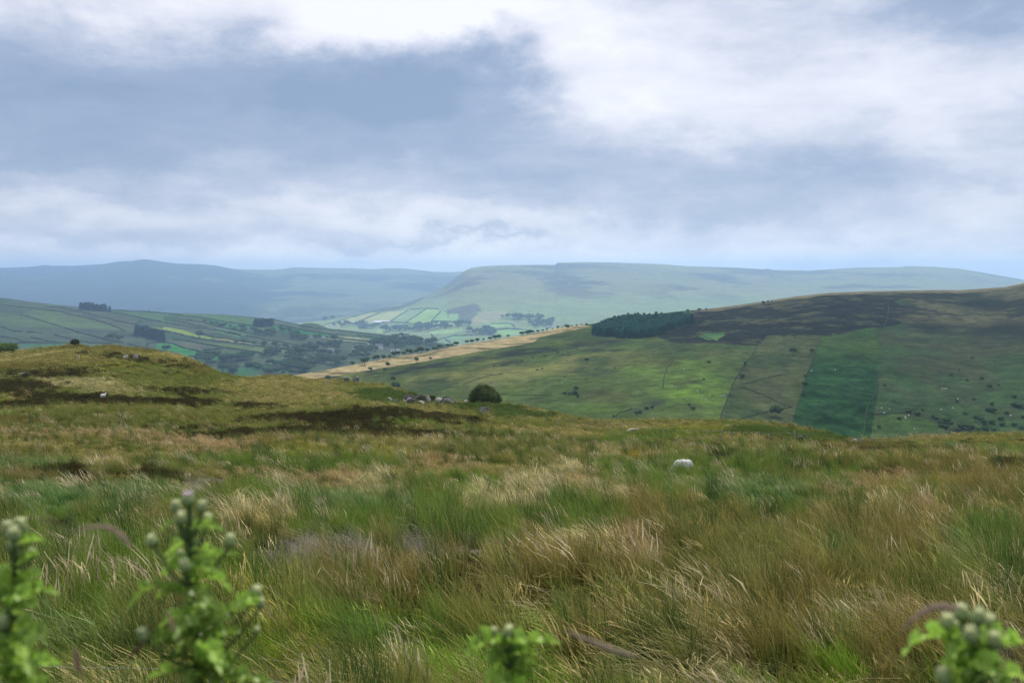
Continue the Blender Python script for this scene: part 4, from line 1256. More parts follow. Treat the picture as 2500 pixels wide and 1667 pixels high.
belt(left_hill, z6((0, 730), (200, 735), (400, 725), (560, 740), (760, 745), (950, 770), (1150, 790)), 26, 1.5, 1.6, 8, 'dark tree in the middle belt across the valley floor', 'middle valley belt')
belt(left_hill, z6((250, 660), (420, 650), (560, 640), (700, 620), (780, 640)), 20, 2, 4, 9.5, 'dark tree in the clump left of the white farmhouse', 'farmhouse clump')
belt(left_hill, z6((50, 470), (130, 500), (250, 540), (190, 590)), 13, 2, 3, 11, 'dark tree in the group under the green strip fields', 'strip field group')
belt(left_hill, z6((1020, 700), (1150, 700), (1280, 710)), 14, 2, 3, 9, 'dark tree in the row below the white farmhouse', 'row below the farmhouse')
belt(left_hill, z6((1230, 590), (1300, 580), (1420, 590), (1480, 620), (1580, 640), (1680, 640)), 30, 2, 3.5, 11, 'blue-green tree in the wood beside the white farmhouse', 'wood beside the farmhouse', mass='blue-green broadleaf wood beside the white farmhouse')
belt(left_hill, z6((1480, 560), (1650, 570), (1850, 580), (2000, 570), (2150, 585)), 32, 2, 3, 11, 'blue-green tree in the wood at the end of the field hillside', 'wood at the hillside end', mass='blue-green wood at the valley end of the field hillside')
belt(left_hill, z6((1550, 480), (1700, 500), (1850, 520)), 8, 2, 1.5, 8, 'tree by the grey cottages on the low ridge', 'trees by the low ridge')
belt(left_hill, z6((400, 500), (580, 520), (650, 525), (700, 530)), 6, 2, .8, 8, 'lone tree on the edge of the pale stubble strips', 'stubble strip trees')
belt(left_hill, z5((1100, 640), (1250, 660), (1400, 680), (1600, 670)), 18, 2, 2.5, 10, 'dark tree in the grove below the square copse', 'grove below the copse')
belt(left_hill, z5((1650, 640), (1750, 655), (1850, 680), (1950, 700)), 9, 2, 2, 10, 'dark tree in the broken row under the green hill field', 'broken row of trees')
belt(left_hill, z5((560, 500), (720, 555), (900, 590), (1050, 620)), 12, 1.5, 1, 7, 'small tree in the thick hedge under the green field', 'thick hedge trees')
belt(left_hill, z5((1000, 800), (1140, 815), (1280, 830), (1560, 860), (1700, 880), (1900, 920), (2100, 850), (2150, 900)), 20, 2, 1.5, 8, 'small tree standing along the long hedge of the tan field', 'long tan field hedge trees')
belt(left_hill, z5((500, 720), (520, 735)), 3, 1.2, .5, 11, 'tree standing at the end of the yellow field', 'yellow field end trees')
belt(left_hill, z7((1450, 720), (1720, 755), (1700, 760)), 5, 2, 1, 10, 'dark round tree on the hedge behind the moor mound', 'trees behind the mound')
belt(left_hill, z7((1400, 810), (1490, 800), (1580, 800)), 4, 1, .5, 5, 'small tree on the green field behind the mound crest', 'green field trees')
belt(left_hill, z7((1995, 815), (2035, 820)), 2, .3, .3, 6, 'small tree of the pair in the bright green field', 'bright field pair')
belt(left_hill, z7((2240, 870), (2300, 885)), 4, .8, .5, 9, 'rounded tree beside the bright green field', 'bright field side trees')
belt(left_hill, z5((480, 925), (560, 940), (830, 1000)), 5, 1.5, .6, 7, 'bush on the hedge between the green valley fields', 'green field hedge bushes', SHRUBS, 'hedge_bush')
belt(left_hill, z6((1900, 800), (2000, 740)), 3, 2, 1, 6, 'bush at the tip of the green hill', 'bush at the tip', SHRUBS, 'hedge_bush')

# woods on the plateau hill's lower fields
belt(spur, z6((800, 345), (900, 330), (1000, 315), (1080, 300)), 16, 3, 1.6, 12, 'pale hazy tree in the wood by the long white shed', 'hazy wood by the shed', mass='pale hazy wood left of the long white shed')
belt(spur, z6((1050, 370), (1150, 360), (1300, 345)), 16, 3, 1.5, 12, 'pale hazy tree in the wood below the long white shed', 'hazy wood below the shed', mass='pale hazy wood below the long white shed')
belt(spur, z6((1390, 390), (1550, 395), (1750, 395), (1900, 375), (2050, 360)), 44, 3, 2.2, 14, 'pale hazy tree in the wide wood on the bright valley floor', 'wide hazy wood', mass='wide pale hazy wood on the bright valley floor')
belt(spur, z6((2100, 370), (2200, 350), (2350, 365)), 12, 3, 1.5, 12, 'pale hazy tree in the scattered group beside the bright fields', 'scattered hazy group')
belt(spur, z2((1820, 710), (1920, 715), (2040, 720)), 26, 3, 2.5, 14, 'grey-blue tree in the dense wood at the foot of the plateau hill', 'dense foot wood', mass='grey-blue dense wood at the foot of the plateau hill')
belt(spur, z2((1720, 655), (1780, 650), (1850, 640)), 12, 3, 1.5, 12, 'hazy tree along the lane under the plateau hill', 'lane trees')
belt(spur, z3((100, 605), (200, 605), (330, 600), (420, 600)), 22, 4, 2, 14, 'faint hazy tree in the shelter belt under the plateau', 'faint shelter belt', mass='faint shelter belt of trees under the plateau')
belt(spur, z3((330, 655), (420, 650), (520, 640)), 16, 4, 2.5, 14, 'faint hazy tree in the dark wood right of the bright fields', 'faint dark wood', mass='faint dark wood right of the small bright fields')
belt(spur, z6((660, 330), (780, 305), (850, 295)), 5, 2, .8, 13, 'round hazy tree beside the white cottages', 'trees beside white cottages')
belt(spur, z2((1520, 640), (1640, 650)), 4, 1, 1, 11, 'tall hazy tree at the corner of the bright square field', 'square field corner trees')
belt(spur, z6((520, 225), (600, 215), (700, 200)), 8, 2, .8, 10, 'hazy tree on the far edge of the plateau hill fields', 'far field edge trees')

# hedgerows
HSEED = [0]


def hedge(hill, line, h, w, name, label, group, mat, c0, step=5.0):
    HSEED[0] += 1
    line = np.array(line, float)
    s = np.concatenate([[0], np.cumsum(np.hypot(*np.diff(line, axis=0).T))])
    n0 = max(8, int(s[-1] * 1.2))
    q = np.linspace(0, s[-1], n0)
    P = hill.find(np.interp(q, s, line[:, 0]), np.interp(q, s, line[:, 1]))
    L = np.concatenate([[0], np.cumsum(np.linalg.norm(np.diff(P, axis=0), axis=1))])
    n = max(6, int(L[-1] / step)); n = min(n, 400)
    q = np.linspace(0, L[-1], n)
    P = np.stack([np.interp(q, L, P[:, k]) for k in range(3)], -1)
    t = np.gradient(P, axis=0); t[:, 2] = 0; t /= np.linalg.norm(t, axis=1)[:, None] + 1e-9
    sd = np.stack([-t[:, 1], t[:, 0], 0 * t[:, 0]], -1)
    rs = np.random.default_rng(600 + HSEED[0])
    hh = h * (.75 + .5 * vnoise(q / 14, q * 0, HSEED[0])) * rs.uniform(.75, 1.2, n)
    ww = w * rs.uniform(.75, 1.25, n)
    h_, w_ = h * hill.size, w * hill.size
    hh *= hill.size; ww *= hill.size
    base = P.mean(0)
    prof = ((-.5, -.5), (-.55, .4), (-.3, .9), (.05, 1.0), (.35, .85), (.55, .4), (.5, -.5))
    V, C = [], []
    for i in range(n):
        for a, b in prof:
            V.append(P[i] - base + sd[i] * ww[i] * a * rs.uniform(.8, 1.2) + np.array([0, 0, hh[i] * b * rs.uniform(.88, 1.1) if b > 0 else -.6]))
            C.append(np.array(c0) * rs.uniform(.65, 1.45))
    m = len(prof)
    Fc = [(i * m + k, i * m + k + 1, (i + 1) * m + k + 1, (i + 1) * m + k) for i in range(n - 1) for k in range(m - 1)]
    Fc += [tuple(range(m)), tuple(range((n - 1) * m, n * m))[::-1]]
    o = link(name, pymesh(name, V, Fc, [mat], np.array(C)), None, base)
    return tag(o, label, 'hedge' if name == 'hedge' else 'wall', group, 'thing')


HED = [z7((0, 250), (350, 285), (600, 308), (830, 345), (950, 380), (1150, 425), (1300, 455), (1480, 510), (1650, 575), (1700, 600)), z7((620, 270), (850, 290), (1050, 335), (1300, 395), (1500, 440), (1700, 490), (1830, 515), (2100, 575), (2352, 622)),
       z7((1530, 350), (1700, 375), (1950, 435), (2200, 480), (2352, 505)), z7((280, 385), (430, 420), (600, 475), (750, 520), (880, 560), (980, 590), (1080, 635)), z7((0, 545), (80, 570), (190, 610), (300, 615)), z7((370, 620), (580, 630)),
       z7((740, 660), (860, 690), (1000, 720)), z7((1110, 635), (1250, 670), (1400, 710), (1560, 745), (1680, 770)), z7((420, 695), (560, 720), (700, 755), (800, 770)), z7((150, 778), (400, 768), (700, 765), (960, 770)),
       z7((1080, 745), (1250, 770), (1480, 772), (1600, 762)), z7((1760, 790), (1950, 830), (2150, 870), (2352, 905)), z7((2000, 775), (2200, 765), (2352, 772)), z7((1530, 322), (1750, 329), (2050, 343), (2352, 374)), z7((1830, 515), (1930, 470)), z7((0, 680), (200, 710), (370, 765)),
       z5((0, 378), (300, 420), (500, 440), (700, 468), (900, 505), (1100, 535), (1290, 565)), z5((570, 492), (700, 466)), z5((0, 435), (200, 465), (430, 495), (560, 510), (700, 550), (900, 590), (1100, 640), (1250, 680)),
       z5((0, 510), (250, 555), (500, 595), (700, 620), (900, 650), (1100, 690)), z5((0, 470), (200, 500), (400, 545), (650, 595)), z5((0, 640), (150, 665), (330, 710), (480, 735), (620, 765), (750, 780), (1000, 810), (1250, 840), (1550, 880), (1800, 905), (1950, 925)),
       z5((130, 750), (300, 775), (500, 810), (700, 845), (900, 880), (1100, 905), (1300, 940), (1450, 960)), z5((0, 790), (150, 825), (250, 870), (400, 905), (550, 940), (650, 970)), z5((340, 1005), (500, 990), (680, 977), (850, 1002)), z5((560, 910), (700, 900), (850, 888)),
       z5((550, 680), (720, 730), (900, 745), (1080, 780), (1270, 805)), z5((720, 610), (900, 660), (1100, 700)), z5((1400, 458), (1600, 478), (1800, 523), (1950, 553), (2200, 603)), z5((1640, 545), (1850, 590), (2050, 635), (2250, 670), (2352, 680)),
       z5((1200, 710), (1500, 770), (1700, 800), (1950, 850), (2200, 900)), z6((0, 330), (200, 375), (400, 420), (580, 445), (720, 460)), z6((700, 490), (900, 520), (1200, 550)), z6((250, 335), (500, 370), (800, 400), (1200, 444), (1560, 484), (1900, 524)),
       z6((1020, 470), (1250, 490), (1450, 520), (1650, 545)), z6((100, 640), (350, 680), (550, 690)), z6((300, 770), (520, 800), (700, 820)), z6((480, 790), (600, 830)), z6((500, 520), (800, 555), (1150, 580))]
HED = sorted(HED, key=lambda l: np.mean([p[1] for p in l]))
ORD = ['first', 'second', 'third', 'fourth', 'fifth', 'sixth', 'seventh', 'eighth', 'ninth', 'tenth', 'eleventh', 'twelfth', 'thirteenth', 'fourteenth', 'fifteenth', 'sixteenth', 'seventeenth', 'eighteenth', 'nineteenth', 'twentieth']
ORD = ORD + ['twenty-' + a for a in ORD[:9]] + ['thirtieth'] + ['thirty-' + a for a in ORD[:9]] + ['fortieth'] + ['forty-' + a for a in ORD[:9]]
for i, l in enumerate(HED):
    hedge(left_hill, l, 1.9, 2.2, 'hedge', 'dark field hedge on the left hillside, %s down from its skyline' % ORD[i], 'hedges of the field hillside', M_leaf, (.045, .075, .038))
SHED = [z2((640, 655), (860, 588), (1010, 548), (1240, 500)), z2((950, 612), (1100, 548)), z2((1190, 618), (1330, 530)), z2((1300, 640), (1480, 520)), z2((1520, 650), (1525, 615), (1600, 540)), z2((1530, 618), (1640, 620), (1745, 628)),
        z2((1220, 655), (1400, 652), (1520, 655), (1620, 657)), z2((1520, 725), (1560, 775)), z2((1560, 778), (1700, 740), (1860, 735)), z2((1640, 770), (1680, 795)), z2((2040, 690), (2200, 680), (2340, 700)), z2((1130, 715), (1200, 690), (1290, 655)), z2((1100, 620), (1300, 632), (1520, 655)),
        z3((20, 690), (120, 680), (230, 690)), z3((0, 640), (160, 640), (190, 665)), z2((1350, 520), (1480, 515), (1580, 520))]
SHED = sorted(SHED, key=lambda l: np.mean([p[0] for p in l]))
for i, l in enumerate(SHED):
    hedge(spur, l, 2.6, 3.4, 'hedge', 'hazy hedge among the bright plateau fields, %s counted from the left' % ORD[i], 'hazy hedges of the plateau fields', M_leaf, (.055, .075, .05), step=9)

# dry stone walls and fence banks on the right-hand hillside
WALLS = [
    (z3((2210, 780), (2150, 880), (2080, 960), (2030, 1050), (1990, 1110), (1955, 1200), (1920, 1290), (1885, 1380), (1870, 1440)), 'stone wall down the left side of the grey-tan strip field'),
    (z4((640, 575), (600, 680), (570, 760), (530, 860), (490, 1000), (455, 1110), (430, 1200), (418, 1270)), 'stone wall between grey-tan field and green bracken field'),
    (z4((1120, 500), (1090, 590), (1110, 680), (1105, 760), (1080, 900), (1060, 1000), (1000, 1100), (980, 1200), (965, 1330)), 'stone wall on the right side of the dark bracken field'),
    (z4((20, 940), (120, 915), (250, 880), (400, 848)), 'low bank rising to the right across the grey-tan field'),
    (z4((20, 950), (130, 990), (250, 1040), (340, 1085), (420, 1110)), 'low bank falling to the right across the grey-tan field'),
    (z4((0, 1205), (150, 1165), (300, 1128), (420, 1110)), 'lowest bank crossing the grey-tan field to its right corner'),
    (z4((160, 637), (230, 560), (430, 553), (640, 573), (780, 550), (900, 522), (1000, 503), (1130, 497), (1250, 478)), 'wall along the lower edge of the heather moor above the strip fields'),
    (z3((1360, 745), (1450, 785), (1560, 800), (1700, 800), (1850, 795), (2050, 815), (2190, 815)), 'wall along the lower heather edge right of the plantation'),
    (z3((1700, 725), (1790, 760), (1880, 800), (2000, 815)), 'short bank below the small green patch in the heather'),
    (z4((980, 1165), (1150, 1160), (1280, 1155), (1390, 1170)), 'wall over the pale green field beside the bracken'),
    (z3((60, 1222), (300, 1222), (500, 1230)), 'thin pale wall beside the round bush'),
    (z2((1780, 1140), (1880, 1100), (1990, 1065), (2110, 1050)), 'faint bank curving over the green shoulder'),
    (z3((1490, 940), (1440, 1000), (1415, 1080), (1405, 1160)), 'faint sheep track bank in the middle of the green slope'),
    (z3((980, 1430), (1050, 1370), (1150, 1340)), 'short wall low on the green slope above the moor crest'),
    (z4((1135, 300), (1160, 330), (1150, 420), (1120, 500)), 'bank running up through the heather to the skyline'),
    (z4((1520, 820), (1580, 850), (1640, 875)), 'short bank on the dark green slope at the right'),
]
for l, lab in WALLS:
    hedge(right_hill, l, .45, .6, 'field_wall', lab, None, M_leaf, (.050, .062, .038), step=2.2)

# gorse and thorn bushes on the right-hand hillside
GD = [((1130, 950), 4.5), ((1200, 1070), 4), ((1680, 1075), 5), ((1810, 1055), 4), ((1950, 1090), 4), ((1920, 1140), 6), ((1960, 1150), 6), ((1870, 895), 4), ((1930, 955), 4), ((2000, 945), 4.5), ((1795, 740), 4), ((1640, 870), 4.5),
      ((2120, 1035), 5), ((2120, 1100), 5.5), ((2160, 1110), 5), ((1745, 1165), 4.5), ((1560, 1240), 5.5), ((1590, 1225), 5), ((1620, 1210), 4), ((1500, 1190), 5.5), ((1530, 1200), 4), ((1320, 1150), 4), ((1300, 1148), 3.5), ((1380, 1170), 4), ((1890, 1240), 6), ((1870, 1210), 4),
      ((2020, 1205), 4.5), ((2030, 1250), 4.5), ((2120, 1250), 5), ((1085, 1270), 4), ((430, 1180), 2.5), ((520, 880), 5), ((515, 935), 4.5), ((500, 1020), 4), ((740, 1170), 3), ((2170, 1275), 5), ((1720, 1270), 6), ((1780, 1280), 6), ((1840, 1290), 6), ((1900, 1290), 6), ((1960, 1300), 6),
      ((1690, 1290), 5), ((1240, 1200), 3), ((1420, 1135), 3), ((1560, 1260), 4), ((1600, 1270), 4), ((1640, 1240), 3.5), ((2060, 1160), 3.5), ((2190, 1190), 5), ((1950, 1235), 4.5), ((1830, 1195), 3.5), ((1700, 830), 3), ((1760, 910), 3)]
for (x, y), hgt in GD:
    u, v = z4((x, y))[0]
    plant(SHRUBS[trs.integers(3)], 'gorse_bush', right_hill.find([u], [v])[0], hgt * .48 * trs.uniform(.7, 1.2), 'dark rounded gorse bush on the green slope at the right', 'bush', 'gorse on the right slope', 1.0)
for (x, y), hgt in [((600, 1215), 4), ((640, 1218), 3.5), ((690, 1180), 6), ((680, 1215), 6), ((705, 1240), 5), ((415, 1012), 3.6), ((375, 1022), 3), ((20, 990), 4), ((90, 975), 3), ((250, 945), 3.2), ((340, 920), 3), ((435, 900), 3), ((545, 878), 3.5), ((585, 895), 2.6),
                    ((600, 1078), 2), ((828, 1055), 2.5), ((858, 1015), 2.5), ((770, 1095), 3), ((1220, 1370), 4), ((1270, 1340), 5), ((1320, 1330), 4.5), ((1620, 1310), 5), ((1650, 1340), 4), ((1190, 1380), 4), ((1000, 1400), 3), ((1780, 960), 4), ((1740, 1100), 3.5), ((2080, 975), 3), ((2050, 1080), 3.5), ((620, 950), 3.2), ((780, 940), 4.5), ((1010, 1005), 3)]:
    u, v = z3((x, y))[0]
    plant(SHRUBS[trs.integers(3)], 'gorse_bush', right_hill.find([u], [v])[0], hgt * .42 * trs.uniform(.7, 1.2), 'dark low gorse bush on the sunlit middle slope', 'bush', 'gorse on the middle slope', 1.0)
# thorn trees standing in the strip fields
for (x, y), hgt, lab in [((427, 712), 8, 'lone dark thorn tree in the middle of the grey-tan field'), ((355, 580), 5, 'small thorn tree below the heather edge, left of its twin'), ((437, 580), 5, 'small thorn tree below the heather edge, right of its twin'),
                         ((570, 695), 4.5, 'small bush on the wall beside the green field top'), ((295, 1180), 8, 'upright thorn tree low in the grey-tan field'), ((60, 790), 4, 'bush on the wall left of the grey-tan field'), ((36, 890), 4.5, 'bush where the banks meet the field wall')]:
    u, v = z4((x, y))[0]
    plant(TREES[trs.integers(4)], 'thorn_tree', right_hill.find([u], [v])[0], hgt * .8, lab, 'tree', None, 1.0)
# the row of trees along the top edge of the straw-coloured field
for (x, y), hgt in [((1725, 812), 6), ((1815, 795), 5.5), ((1855, 788), 5.5), ((1900, 785), 6), ((1950, 778), 4.5), ((2005, 772), 5), ((2045, 765), 6), ((2080, 758), 6), ((2155, 748), 4), ((2270, 733), 5), ((2312, 728), 4.5), ((2340, 722), 6), ((1690, 818), 4), ((1655, 820), 5), ((1590, 850), 7), ((1545, 868), 7), ((1435, 880), 9),
                    ((1400, 880), 6), ((1340, 890), 8), ((1365, 893), 5), ((1250, 893), 7), ((1215, 893), 7), ((1300, 885), 5), ((1130, 940), 7.5), ((1180, 930), 6), ((1080, 922), 7), ((1050, 925), 6), ((1000, 930), 7), ((975, 975), 9), ((960, 940), 6), ((875, 978), 5), ((1490, 865), 5), ((1570, 860), 4), ((1620, 828), 4)]:
    u, v = z2((x, y))[0]
    plant(TREES[trs.integers(4)], 'thorn_tree', right_hill.find([u], [v])[0], hgt * .72, 'dark thorn tree in the row along the top edge of the straw-coloured field', 'tree', 'thorn trees along the straw field', 1.1)
for (x, y), hgt in [((250, 730), 6), ((285, 722), 5), ((310, 718), 6), ((335, 715), 5), ((380, 706), 4), ((420, 702), 4), ((455, 692), 4), ((545, 672), 4), ((620, 678), 7), ((660, 660), 3), ((700, 655), 3), ((735, 650), 3), ((780, 645), 3), ((580, 668), 3), ((500, 685), 3), ((130, 745), 4), ((60, 755), 6), ((30, 758), 6)]:
    u, v = z3((x, y))[0]
    plant(TREES[trs.integers(4)], 'thorn_tree', right_hill.find([u], [v + 1.5])[0], hgt * .72, 'thorn tree on the skyline of the straw field, left of the plantation', 'tree', 'skyline thorns beside the plantation', 1.15)
for (x, y), hgt, lab in [((1165, 1003), 7, 'egg-shaped lone tree in the middle of the straw-coloured field'), ((1400, 962), 7, 'upright tree at the lower edge of the straw field'), ((1210, 1118), 6, 'small pointed tree above the rocks'), ((1232, 1178), 7, 'round blue-green bush just over the moor crest'),
                         ((670, 1100), 5, 'small tree at the moor edge where the straw field ends'), ((1515, 940), 4, 'small bush on the heather strip below the straw field'), ((1020, 1028), 4.5, 'thin tree low in the straw-coloured field'), ((1140, 1030), 4, 'small tree below the egg-shaped tree')]:
    u, v = z2((x, y))[0]
    plant(TREES[trs.integers(4)], 'thorn_tree', right_hill.find([u], [v])[0], hgt * .8, lab, 'tree', None, 1.0)
for (x, y), hgt in [((1610, 525), 4), ((1705, 520), 4.5), ((1760, 512), 3), ((2228, 462), 5), ((2268, 452), 4), ((2300, 448), 3)]:
    u, v = z3((x, y))[0]
    plant(SHRUBS[trs.integers(3)], 'skyline_bush', right_hill.find([u], [v + 4])[0], hgt * .7, 'tiny bush on the heather skyline right of the plantation', 'bush', 'bushes on the heather skyline', .8)


# near bushes of the moor: crown and stem as parts
def bush(name, u, v, wpx, hpx, label, c0, nleaf, leaf, seed, cat='bush', lob=None, sink=.0):
    p = moor_at(u, v)
    w, h = wpx / F * p[1], hpx / F * p[1]
    t = empty(name, p - np.array([0, 0, sink]))
    tag(t, label, cat)
    rs = np.random.default_rng(seed)
    L = []
    if lob is None:
        for i in range(11):
            a = i * 2.4
            rr = (w * .34) * math.sqrt(i / 10)
            zc = h * (.30 + .32 * (1 - (rr / (w * .42)) ** 2)) * rs.uniform(.9, 1.08)
            s = w * rs.uniform(.16, .22)
            L.append((rr * math.cos(a), rr * math.sin(a), zc, s, s, min(s * 1.05, h - zc)))
    else:
        L = [(a * w, b * w, c * h, d * w, d * w, e * h) for a, b, c, d, e in lob]
    V, Fc, C = crown_geo(rs, L, nleaf, leaf, c0, .8)
    link('crown', pymesh('crown', V, Fc, [M_leaf], C), t)
    parts = [tube([(0, 0, -.3), (.0, 0, h * .25), (.05 * w, .02 * w, h * .5)], [.05 * h, .04 * h, .02 * h], 7)]
    for k in range(4):
        a = k * 1.6 + .4
        parts.append(tube([(0, 0, h * .08), (.12 * w * math.cos(a), .12 * w * math.sin(a), h * .3), (.25 * w * math.cos(a), .25 * w * math.sin(a), h * .55)], [.03 * h, .022 * h, .01 * h], 6))
    link('trunk', pymesh('trunk', *merge(*parts), [M_bark], smooth=True), t)
    return t


bush('round_bush', 1183, 985, 84, 48, 'big dark round bush on the moor crest beside the rocks', (.11, .15, .050), 9000, .21, 41, lob=[(-.20, 0, .42, .22, .36), (-.06, 0, .60, .19, .36), (.12, .05, .48, .21, .36), (.28, 0, .32, .18, .28), (-.34, 0, .26, .14, .26), (.41, 0, .17, .11, .18), (0, -.18, .40, .21, .36), (0, .2, .40, .21, .36), (-.15, -.1, .70, .12, .26), (.2, -.18, .30, .18, .28), (.05, 0, .74, .10, .2)])
bush('thorn_bush', 183, 846, 22, 20, 'small dark bush standing alone on the mound skyline', (.075, .085, .038), 1500, .30, 42)
bush('bracken_bush', 8, 858, 66, 20, 'bright green bushy bank at the left end of the mound', (.12, .19, .06), 2500, .3, 43)
bush('rock_bush', 1055, 984, 18, 22, 'upright dark green bush growing behind the rocks', (.075, .105, .045), 1200, .22, 44)
bush('rock_bush', 1091, 984, 22, 16, 'low grey-brown bush above the right end of the rocks', (.085, .075, .055), 1000, .2, 45)
bush('grey_thorn', 1000, 983, 34, 22, 'grey leafless-looking thicket above the boulders', (.18, .165, .15), 1800, .16, 46)
bush('grey_thorn', 1028, 981, 26, 19, 'pale grey thicket between the boulders and the dark bush', (.16, .15, .13), 1400, .16, 47)
bush('heath_bush', 1760, 1128, 62, 20, 'dark rushy bush on the moor beyond the sheep', (.06, .07, .032), 1800, .14, 48)
bush('heath_bush', 2330, 1096, 24, 12, 'small grey-green bush near the crest at the right', (.11, .14, .07), 900, .16, 49)
bush('heath_bush', 1545, 1132, 18, 8, 'small blackish heather bush left of the sheep', (.03, .026, .02), 500, .1, 50)


# ------------------------------------------------------------------ rocks
def rock_mesh(seed, flat=1.0):
    rs = np.random.default_rng(seed)
    V, Fc = icos(3)
    V = V.copy()
    for k in range(13):          # cleave with planes
        nrm = rs.normal(size=3); nrm /= np.linalg.norm(nrm)
        d = V @ nrm; lim = rs.uniform(.5, .85)
        V -= np.maximum(d - lim, 0)[:, None] * nrm
    V += (fbm(V[:, 0] * 2.5 + seed, V[:, 1] * 2.5 + V[:, 2] * 1.7, 3, seed) * .06)[:, None] * V
    V[:, 2] *= flat
    return V, Fc


def rock(name, u, v, wpx, hpx, label, mat, seed, group=None, sink=.18, yaw=None):
    p = moor_at(u, v)
    w, h = 1.12 * wpx / F * p[1], 1.3 * hpx / F * p[1] + .12
    V, Fc = rock_mesh(seed)
    V = V / np.ptp(V, axis=0) * np.array([w, w * .8, h * (1 + sink)])
    V[:, 2] -= V[:, 2].min() + h * sink
    o = link(name, pymesh(name, V, Fc, [mat]), None, p)
    o.rotation_euler = (0, 0, yaw if yaw is not None else seed * .7 % .8 - .4)
    return tag(o, label, 'rock', group)


for i, (u, v, w, h, m, lab) in enumerate([
    (1000, 985, 22, 11, M_rock, 'broad dark grey boulder under the grey thicket'), (988, 986, 9, 8, M_pale_rock, 'small pale wedge stone left of the broad boulder'), (1047, 985, 10, 13, M_pale_rock, 'upright pointed pale stone in the rock row'),
    (1072, 985, 16, 10, M_pale_rock, 'slanting pale slab in the rock row'), (1096, 986, 26, 11, M_rock, 'broken grey boulder at the right end of the row'), (1028, 986, 14, 5, M_pale_rock, 'flat white stone between boulders'), (951, 980, 14, 7, M_pale_rock, 'pale stone at the left end of the rock row'),
    (966, 984, 9, 6, M_rock, 'small grey stone near the left end of the row'), (1019, 979, 10, 9, M_rock, 'grey stone resting above the flat white stone'), (1136, 983, 12, 4, M_pale_rock, 'low pale stone beside the round bush'), (1112, 986, 8, 5, M_rock, 'little grey stone right of the broken boulder')]):
    rock('boulder', u, v, w, h, lab, m, 700 + i, 'rocks below the round bush')
rock('boulder', 1181, 1012, 22, 14, 'grey lichen boulder in bracken below the round bush', M_rock, 721)
rock('boulder', 1320, 1012, 7, 4, 'small white stone on the slope right of the bush', M_pale_rock, 722)
rock('boulder', 1332, 1016, 8, 4, 'second small white stone further right on the slope', M_pale_rock, 723)
rock('boulder', 845, 932, 12, 8, 'grey rock on the skyline at the dip, left piece', M_rock, 724)
rock('boulder', 868, 934, 15, 11, 'grey rock on the skyline at the dip, right piece', M_rock, 725)
rock('boulder', 308, 876, 13, 6, 'pale stone in heather on the mound', M_pale_rock, 726)
rock('boulder', 331, 878, 11, 10, 'upright pale stone in heather on the mound', M_pale_rock, 727)
rock('boulder', 192, 876, 6, 5, 'small pale stone low on the mound below the lone bush', M_pale_rock, 728)
rock('boulder', 62, 914, 28, 2, 'long low rock ledge at the left of the mound', M_rock, 729)
rock('boulder', 439, 868, 10, 4, 'white stone on the right shoulder of the mound', M_pale_rock, 730)
rock('boulder', 471, 881, 6, 5, 'white stone lower on the mound shoulder', M_pale_rock, 731)
rock('boulder', 491, 891, 7, 4, 'pale stone at the mound edge above the valley', M_pale_rock, 732)
rock('boulder', 1952, 1076, 18, 8, 'grey boulder beside the fence post under the bracken knoll', M_rock, 733)
rock('boulder', 2086, 1081, 14, 7, 'broad pale stone at the gap in the crest', M_pale_rock, 734)
rock('boulder', 2105, 1082, 6, 10, 'slanting white stone at the gap in the crest', M_pale_rock, 735)
rock('boulder', 945, 1170, 24, 9, 'pale grass-covered stone in the middle of the moor', M_pale_rock, 736, sink=.4)
rock('boulder', 800, 940, 12, 4, 'low dark rock on the far grass rise', M_rock, 737)
rock('boulder', 962, 955, 9, 3, 'low flat rock on the rise left of the rock row', M_rock, 738)

# pale dead timber on the moor
p = moor_at(1545, 1056)
lg = empty('fallen_branch', p)
tag(lg, 'bleached fallen branch lying on the moor beyond the sheep', 'branch')
s = p[1] / F
link('bough', pymesh('bough', *tube([(-13 * s, 0, .05), (-9 * s, 0, 5 * s), (-3 * s, .2, 7.5 * s), (4 * s, .1, 8.3 * s), (14 * s, 0, 9 * s)], [.22, .2, .16, .12, .07], 8), [M_palewood], smooth=True), lg)
link('twig', pymesh('twig', *tube([(12 * s, 0, 8.6 * s), (13.5 * s, 0, 6 * s), (14 * s, 0, 1 * s)], [.07, .06, .04], 6), [M_palewood], smooth=True), lg)
link('twig', pymesh('twig', *tube([(-6 * s, 0, 6 * s), (-4 * s, .3, 3 * s), (-2 * s, .4, -.05)], [.1, .08, .06], 6), [M_palewood], smooth=True), lg)


# ------------------------------------------------------------------ fences
def fence(name, label, posts, hpost, r, nwire, square=False, wire_r=.004):
    """posts: list of (xyz, height factor, lean)."""
    base = np.array(posts[0][0])
    t = empty(name, base)
    tag(t, label, 'fence')
    for p, f, ln in posts:
        p = np.array(p) - base
        h = hpost * f
        n = 4 if square else 9
        V, Fc = tube([p + (0, 0, -.5), p + (ln * h * .5, 0, h * .5), p + (ln * h, 0, h - .02), p + (ln * h, 0, h)], [r, r * .98, r * .95, r * .8], n)
        link('post', pymesh('post', V, Fc, [M_wood]), t)
    for k in range(nwire):
        f = .95 - .78 * k / max(1, nwire - 1)
        pts = []
        for i, (p, hf, ln) in enumerate(posts):
            q = np.array(p) - base + np.array([0, -r, hpost * f])
            if i:
                mid = (pts[-1] + q) / 2 - np.array([0, 0, .03])
                pts.append(mid)
            pts.append(q)
        link('wire', pymesh('wire', *tube(pts, [wire_r] * len(pts), 4), [M_wire]), t)
    return t


